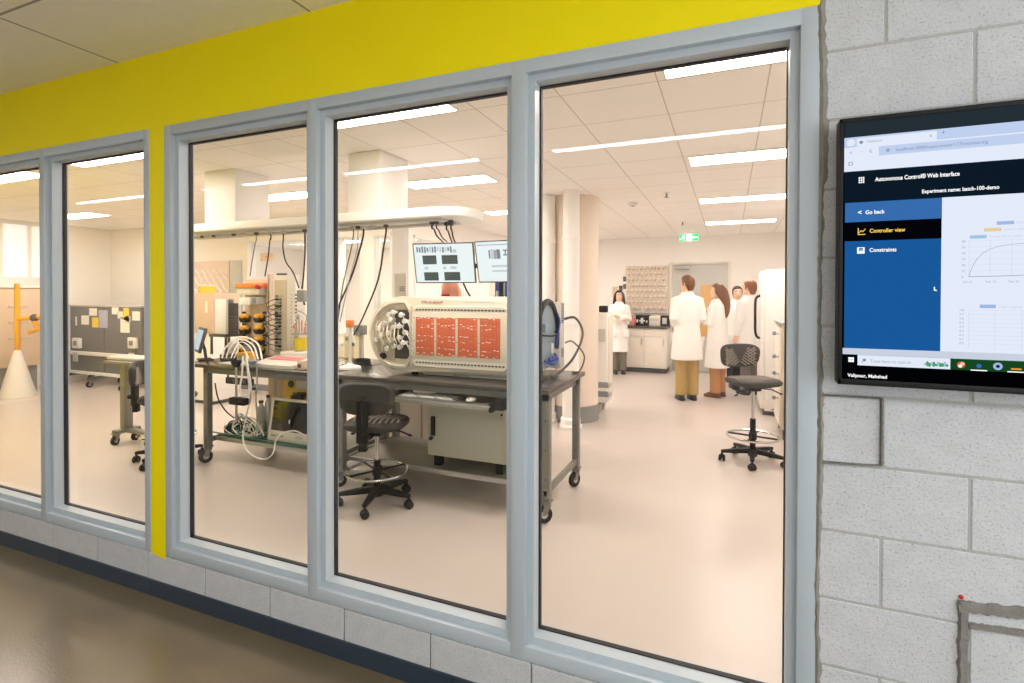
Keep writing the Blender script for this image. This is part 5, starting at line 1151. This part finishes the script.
# beige unit along the left wall; arm and cone stand for an unclear reflection
t = thing('beige_unit', 'long beige laboratory unit with dark slots along the left wall, behind the leftmost pane', 'unit', (-10.6, 4.0, 0))
m = MB(); m.box(-10.88, -10.3, 2.6, 4.88, .42, 1.66, 'tan', .01); m.box(-10.89, -10.28, 2.58, 4.9, 1.66, 1.70, 'white', .005); m.build('body', t)
m = MB(); m.box(-10.86, -10.38, 2.65, 4.85, .0005, .42, 'midgrey', .004); m.build('plinth', t)
for z in (.85, 1.1, 1.35):
    m = MB(); m.box(-10.305, -10.29, 4.1, 4.2, z, z+.1, 'darkgrey', .003); m.box(-10.305, -10.29, 4.45, 4.7, z, z+.03, 'beige', .003); m.build('slot_plate', t)
bx_, by_ = -9.98, 4.42
t = thing('arm_reflection', 'yellow jointed arm on a white cone, standing in for a reflection in the leftmost pane', 'arm', (bx_, by_, 0))
m = MB(); m.lathe([(.001, .0005), (.21, .0005), (.215, .03), (.05, .68), (.03, .72), (.001, .72)], (bx_, by_, 0), 'white', 28); m.build('reflection_cone', t)
m = MB(); m.cyl((bx_, by_, .71), (bx_, by_, 1.72), .035, 'yellow_plastic', seg=14); m.build('mast', t)
m = MB(); m.tube([(bx_, by_, 1.18), (bx_+.20, by_+.12, 1.20), (bx_+.38, by_+.22, 1.24)], .035, 'yellow_plastic', 10); m.sph((bx_+.2, by_+.12, 1.2), .06, 'darkgrey', 12); m.sph((bx_+.4, by_+.23, 1.24), .075, 'yellow_plastic', 12); am = m.build('upper_arm', t)
m = MB(); m.tube([(bx_+.2, by_+.12, 1.15), (bx_+.24, by_+.14, 1.02), (bx_+.12, by_+.08, .98)], .035, 'yellow_plastic', 10); m.build('fore_arm', t)

# ================================================================ PEOPLE
def ring(c, rx, ry, n=20, sq=1.0, yaw=0):
    c = Vector(c); out = []
    for k in range(n):
        a = 2*PI*k/n; x = math.copysign(abs(math.cos(a))**sq, math.cos(a))*rx; y = math.copysign(abs(math.sin(a))**sq, math.sin(a))*ry
        out.append(c + Vector((x*math.cos(yaw)-y*math.sin(yaw), x*math.sin(yaw)+y*math.cos(yaw), 0)))
    return out
def person(label, loc, rz, h, pose, hair, hairmat, pants, shoes, female=False, head_turn=0, coat_len=.50, skin='skin'):
    """stands at loc, faces local -y, height h; everything is worked out for 1.75 m and scaled"""
    t = thing('person', label, 'person', loc, rz, 'people in white laboratory coats')
    k = h/1.75; sw = .155 if female else .17
    def V(x, y, z): return Vector((x, y, z))*k
    def B(m_, name, parent, vox=None, **kw):
        for v in m_.bm.verts: v.co *= k
        o = m_.build(name, parent, world=False, smooth=80, **kw)
        if vox:
            r = o.modifiers.new('Remesh', 'REMESH'); r.mode = 'VOXEL'; r.voxel_size = vox; r.use_smooth_shade = True
            s = o.modifiers.new('Smooth', 'SMOOTH'); s.factor = .5; s.iterations = 4 if vox > .008 else 2
        return o
    arms = {}
    for s in (-1, 1):
        sh = Vector((s*sw, .005, 1.405))
        if pose == 'crossed': el = Vector((s*.215, -.05, 1.14)); wr = Vector((-s*.04, -.20, 1.17+.03*s)); hd = Vector((-s*.85, -.1, .25)); bend = 1
        elif pose == 'hold': el = Vector((s*.20, -.03, 1.14)); wr = Vector((s*.09, -.27, 1.20)); hd = Vector((-s*.35, -.75, .35)); bend = 1
        elif pose == 'front': el = Vector((s*.215, .05, 1.15)); wr = Vector((s*.12, -.16, 1.03)); hd = Vector((-s*.7, -.5, -.3)); bend = .8
        else: el = Vector((s*.215, .03, 1.14)); wr = Vector((s*.22, -.03, .88)); hd = Vector((-s*.05, -.15, -1)); bend = .6
        arms[s] = (sh, el, wr, hd.normalized(), bend)
    # the body: one continuous surface
    m = MB()
    for s in (-1, 1):
        m.tube([(s*.08, 0, .93), (s*.082, -.005, .72), (s*.083, 0, .48), (s*.083, .015, .30), (s*.083, .02, .09)], .08, 'skin', 14, [.088, .078, .055, .052, .038])
        m.loft([ring((s*.084, y, z), rx, rzz, 12) for y, z, rx, rzz in ((.0, .02, .036, .09), (-.0, .05, .036, .085), (.015, .09, .034, .05))], 'skin')
        sh, el, wr, hd, bend = arms[s]
        m.tube([sh, sh.lerp(el, .5), el, el.lerp(wr, .35), wr], .04, 'skin', 12, [.05, .044, .037, .036, .025])
        # palm, thumb and fingers
        side = hd.cross(Vector((0, 0, 1)) if abs(hd.z) < .8 else Vector((0, 1, 0))).normalized(); up = side.cross(hd).normalized()
        pc = wr + hd*.045
        m.tube([wr, wr+hd*.03, wr+hd*.085], .03, 'skin', 10, [.024, .034, .034])
        for j in range(4):
            b0 = wr + hd*.085 + side*(.026-.0175*j); L_ = (.062, .072, .068, .052)[j]
            p1 = b0 + hd*L_*.45 - up*.006*bend; p2 = p1 + (hd - up*.7*bend).normalized()*L_*.35; p3 = p2 + (hd*.5 - up*bend).normalized()*L_*.3
            m.tube([b0 - hd*.02, b0, p1, p2, p3], .0095, 'skin', 7, [.010, .010, .0095, .009, .007])
        b0 = wr + hd*.025 + side*.028; m.tube([b0, b0 + (side*.8+hd*.6).normalized()*.035, b0 + (side*.45+hd).normalized()*.068 - up*.012], .011, 'skin', 7, [.013, .012, .009])
    m.loft([ring((0, y, z), rx, ry, 24, .85) for y, z, rx, ry in ((0, .86, .15, .10), (0, .95, .165, .115), (0, 1.08, .135, .10), (-.005, 1.25, .15, .11), (0, 1.38, .17, .10), (.005, 1.45, .11, .075), (.008, 1.48, .062, .06), (.008, 1.53, .054, .055), (.0, 1.58, .052, .055))], 'skin')
    ct, st_ = math.cos(head_turn), math.sin(head_turn)
    def Hd(p): p = Vector(p); return Vector((p.x*ct - p.y*st_, p.x*st_ + p.y*ct, p.z))
    hr = []
    for y, z, rx, ry in ((-.045, 1.515, .022, .025), (-.035, 1.525, .042, .05), (-.022, 1.55, .058, .072), (-.012, 1.585, .066, .085), (-.006, 1.62, .071, .092), (0, 1.655, .074, .096), (.004, 1.69, .072, .094), (.006, 1.72, .058, .078), (.006, 1.74, .034, .048), (.006, 1.748, .012, .018)):
        hr.append([Hd(p) for p in ring((0, y, z), rx, ry, 22, .95)])
    m.loft(hr, 'skin')
    m.loft([[Hd(p) for p in r] for r in ([(-.010, -.088, 1.652), (.010, -.088, 1.652), (.006, -.07, 1.652), (-.006, -.07, 1.652)], [(-.013, -.112, 1.605), (.013, -.112, 1.605), (.012, -.07, 1.60), (-.012, -.07, 1.60)], [(-.014, -.098, 1.592), (.014, -.098, 1.592), (.012, -.07, 1.592), (-.012, -.07, 1.592)])], 'skin')
    for s in (-1, 1): m.sph(Hd((s*.074, .008, 1.628)), (.012, .02, .032), 'skin', 10)
    body = B(m, 'body', t, .0068*k)
    m = MB()
    for s in (-1, 1): m.sph(Hd((s*.030, -.089, 1.648)), (.0125, .007, .007), 'white', 10); m.sph(Hd((s*.030, -.0945, 1.648)), (.006, .003, .006), 'eye_dark', 8); m.tube([Hd((s*.012, -.096, 1.664)), Hd((s*.03, -.097, 1.670)), Hd((s*.05, -.086, 1.663))], .0045, hairmat, 6)
    B(m, 'eyes', t)
    m = MB(); m.tube([Hd((-.024, -.082, 1.566)), Hd((-.01, -.0915, 1.568)), Hd((.01, -.0915, 1.568)), Hd((.024, -.082, 1.566))], .006, 'lips', 7, [.003, .006, .006, .003]); B(m, 'mouth', t)
    # hair
    m = MB()
    def cap(z0, back, front):
        R_ = []
        for z, rx, ry, y in ((1.60, .082, .09, .022), (1.635, .085, .098, .017), (1.67, .085, .102, .013), (1.705, .080, .099, .010), (1.735, .062, .078, .008), (1.757, .034, .045, .006), (1.764, .008, .01, .006)):
            rg = []
            for p in ring((0, y, z), rx, ry, 26):
                f = max(0, min(1, (-p.y+.01)/.06))          # front of the head
                if z < front: p = Vector((p.x, p.y*(1-f)+(-.035)*f if p.y < -.035 else p.y, p.z))
                rg.append(Hd(p))
            R_.append(rg)
        m.loft(R_, hairmat)
        m.loft([[Hd(p) for p in ring((0, .052, z), rx, ry, 18)] for z, rx, ry in ((back, .05, .03), (back+.04, .066, .045), (1.62, .074, .055), (1.66, .07, .05))], hairmat)
    if hair == 'short': cap(1.6, 1.535, 1.70)
    else:
        cap(1.6, 1.50, 1.70)
        bot = {'long': 1.36, 'tail': 1.22}[hair]
        if hair == 'long':
            for s in (-1, 1): m.tube([Hd((s*.04, -.03, 1.735)), Hd((s*.08, -.035, 1.67)), Hd((s*.092, -.015, 1.58)), Hd((s*.10, .0, 1.47)), Hd((s*.10, -.02, bot))], .03, hairmat, 10, [.02, .026, .033, .036, .012])
            m.loft([[Hd(p) for p in ring((0, y, z), rx, ry, 18)] for z, rx, ry, y in ((bot+.02, .06, .025, .115), (bot+.1, .10, .04, .105), (1.58, .09, .055, .06), (1.68, .08, .05, .04))], hairmat)
        else:
            m.tube([Hd(p) for p in ((0, .03, 1.70), (.005, .09, 1.64), (.012, .115, 1.54), (.02, .135, 1.42), (.03, .13, 1.31), (.03, .12, bot))], .06, hairmat, 14, [.05, .06, .06, .058, .046, .016])
            for s in (-1, 1): m.tube([Hd((s*.05, -.02, 1.715)), Hd((s*.078, -.01, 1.64)), Hd((s*.07, .05, 1.55)), Hd((s*.05, .11, 1.42))], .03, hairmat, 10, [.02, .03, .034, .02])
    B(m, 'hair', t, .0085*k)
    # trousers and shoes
    m = MB()
    for s in (-1, 1): m.tube([(s*.078, 0, .97), (s*.082, 0, .74), (s*.084, .0, .48), (s*.084, .012, .26), (s*.084, .012, .075)], .09, pants, 18, [.088, .094, .084, .078, .082 if female else .078])
    m.loft([ring((0, 0, z), rx, ry, 22, .85) for z, rx, ry in ((.85, .15, .11), (.92, .16, .118), (1.03, .14, .105))], pants)
    B(m, 'trousers', t, .011*k)
    for s in (-1, 1):
        m = MB(); m.loft([ring((s*.085, y, z), rx, ry, 16, .8) for y, z, rx, ry in ((-.035, .001, .046, .135), (-.035, .022, .048, .138), (-.03, .045, .045, .128), (.0, .075, .042, .09), (.015, .10, .044, .055))], shoes); B(m, 'shoe', t)
    # coat
    m = MB(); hem = coat_len
    m.loft([ring((0, y, z), rx, ry, 30, .82) for y, z, rx, ry in ((.0, hem, .215 if not female else .20, .17), (.0, hem+.15, .205 if not female else .19, .16), (0, .88, .19, .145), (0, 1.05, .168, .128), (-.002, 1.2, .175, .132), (0, 1.34, .19, .125), (.004, 1.40, .178, .115), (.006, 1.445, .135, .095), (.008, 1.485, .088, .075), (.01, 1.52, .073, .07))], 'coat')
    for s in (-1, 1):
        sh, el, wr, hd, bend = arms[s]; e2 = el.lerp(wr, .9)
        m.tube([sh + Vector((-s*.05, 0, .005)), sh, sh.lerp(el, .5), el, el.lerp(wr, .45), e2], .06, 'coat', 14, [.06, .064, .06, .056, .052, .045])
    B(m, 'lab_coat', t, .0115*k)
    m = MB()
    for s in (-1, 1): m.loft([[(s*.075, .03, 1.515), (s*.085, .03, 1.50), (s*.10, .0, 1.485), (s*.078, .0, 1.525)], [(s*.06, -.07, 1.50), (s*.085, -.08, 1.475), (s*.11, -.09, 1.44), (s*.07, -.085, 1.48)], [(s*.012, -.135, 1.32), (s*.03, -.142, 1.33), (s*.085, -.138, 1.36), (s*.04, -.142, 1.37)]], 'coat')
    m.tube([(.0, -.145, 1.3), (.0, -.147, 1.1), (.0, -.165, .85), (.0, -.178, hem+.02)], .005, 'coat', 5)
    for z in (1.25, 1.12, .99, .86): m.cyl((.022, -.14-.03*(z < 1), z), (.022, -.152-.03*(z < 1), z), .008, 'lightgrey', seg=8)
    for s in (-1, 1): m.box(s*.12-.06, s*.12+.06, -.168, -.15, .78, .93, 'coat', .006)
    B(m, 'collar_and_buttons', t)
    return t
R_ = math.radians
person('woman with long dark hair and folded arms, standing alone by the cabinet', (-2.02, 10.42, 0), R_(20), 1.66, 'crossed', 'long', 'hair_dark', 'grey_cloth', 'shoe', True, R_(-6), .47)
person('man in a white coat and khaki trousers seen from behind, nearest the door', (-.575, 8.2, 0), R_(-155), 1.86, 'front', 'short', 'hair_brown', 'khaki', 'shoe', False, R_(35), .57)
person('woman with long auburn hair down her back, white coat and rust-coloured trousers', (-.16, 8.62, 0), R_(-115), 1.74, 'hold', 'tail', 'hair_auburn', 'rust_cloth', 'shoe_tan', True, R_(25), .46)
person('person half hidden behind the others, only a face with dark hair showing', (.135, 9.65, 0), R_(8), 1.72, 'down', 'short', 'hair_dark', 'dark_cloth', 'shoe', True, 0, .48)
person('man with ginger brown hair in a white coat beside the tall refrigerator', (.30, 9.05, 0), R_(-140), 1.80, 'down', 'short', 'hair_ginger', 'grey_cloth', 'shoe', False, R_(20), .50)
# what the woman with auburn hair holds
#@@END
S.view_settings.view_transform = 'Standard'; S.view_settings.look = 'None'; S.view_settings.gamma = 1; S.view_settings.exposure = 0; S.view_settings.use_curve_mapping = False
w = bpy.data.worlds.new('World'); S.world = w; w.use_nodes = True
w.node_tree.nodes['Background'].inputs[0].default_value = (.8, .88, 1, 1); w.node_tree.nodes['Background'].inputs[1].default_value = .15
cy = S.cycles
cy.use_denoising = True; cy.max_bounces = 10; cy.diffuse_bounces = 6; cy.glossy_bounces = 5; cy.transparent_max_bounces = 24; cy.transmission_bounces = 8
cy.sample_clamp_indirect = 8; cy.caustics_reflective = False; cy.caustics_refractive = False
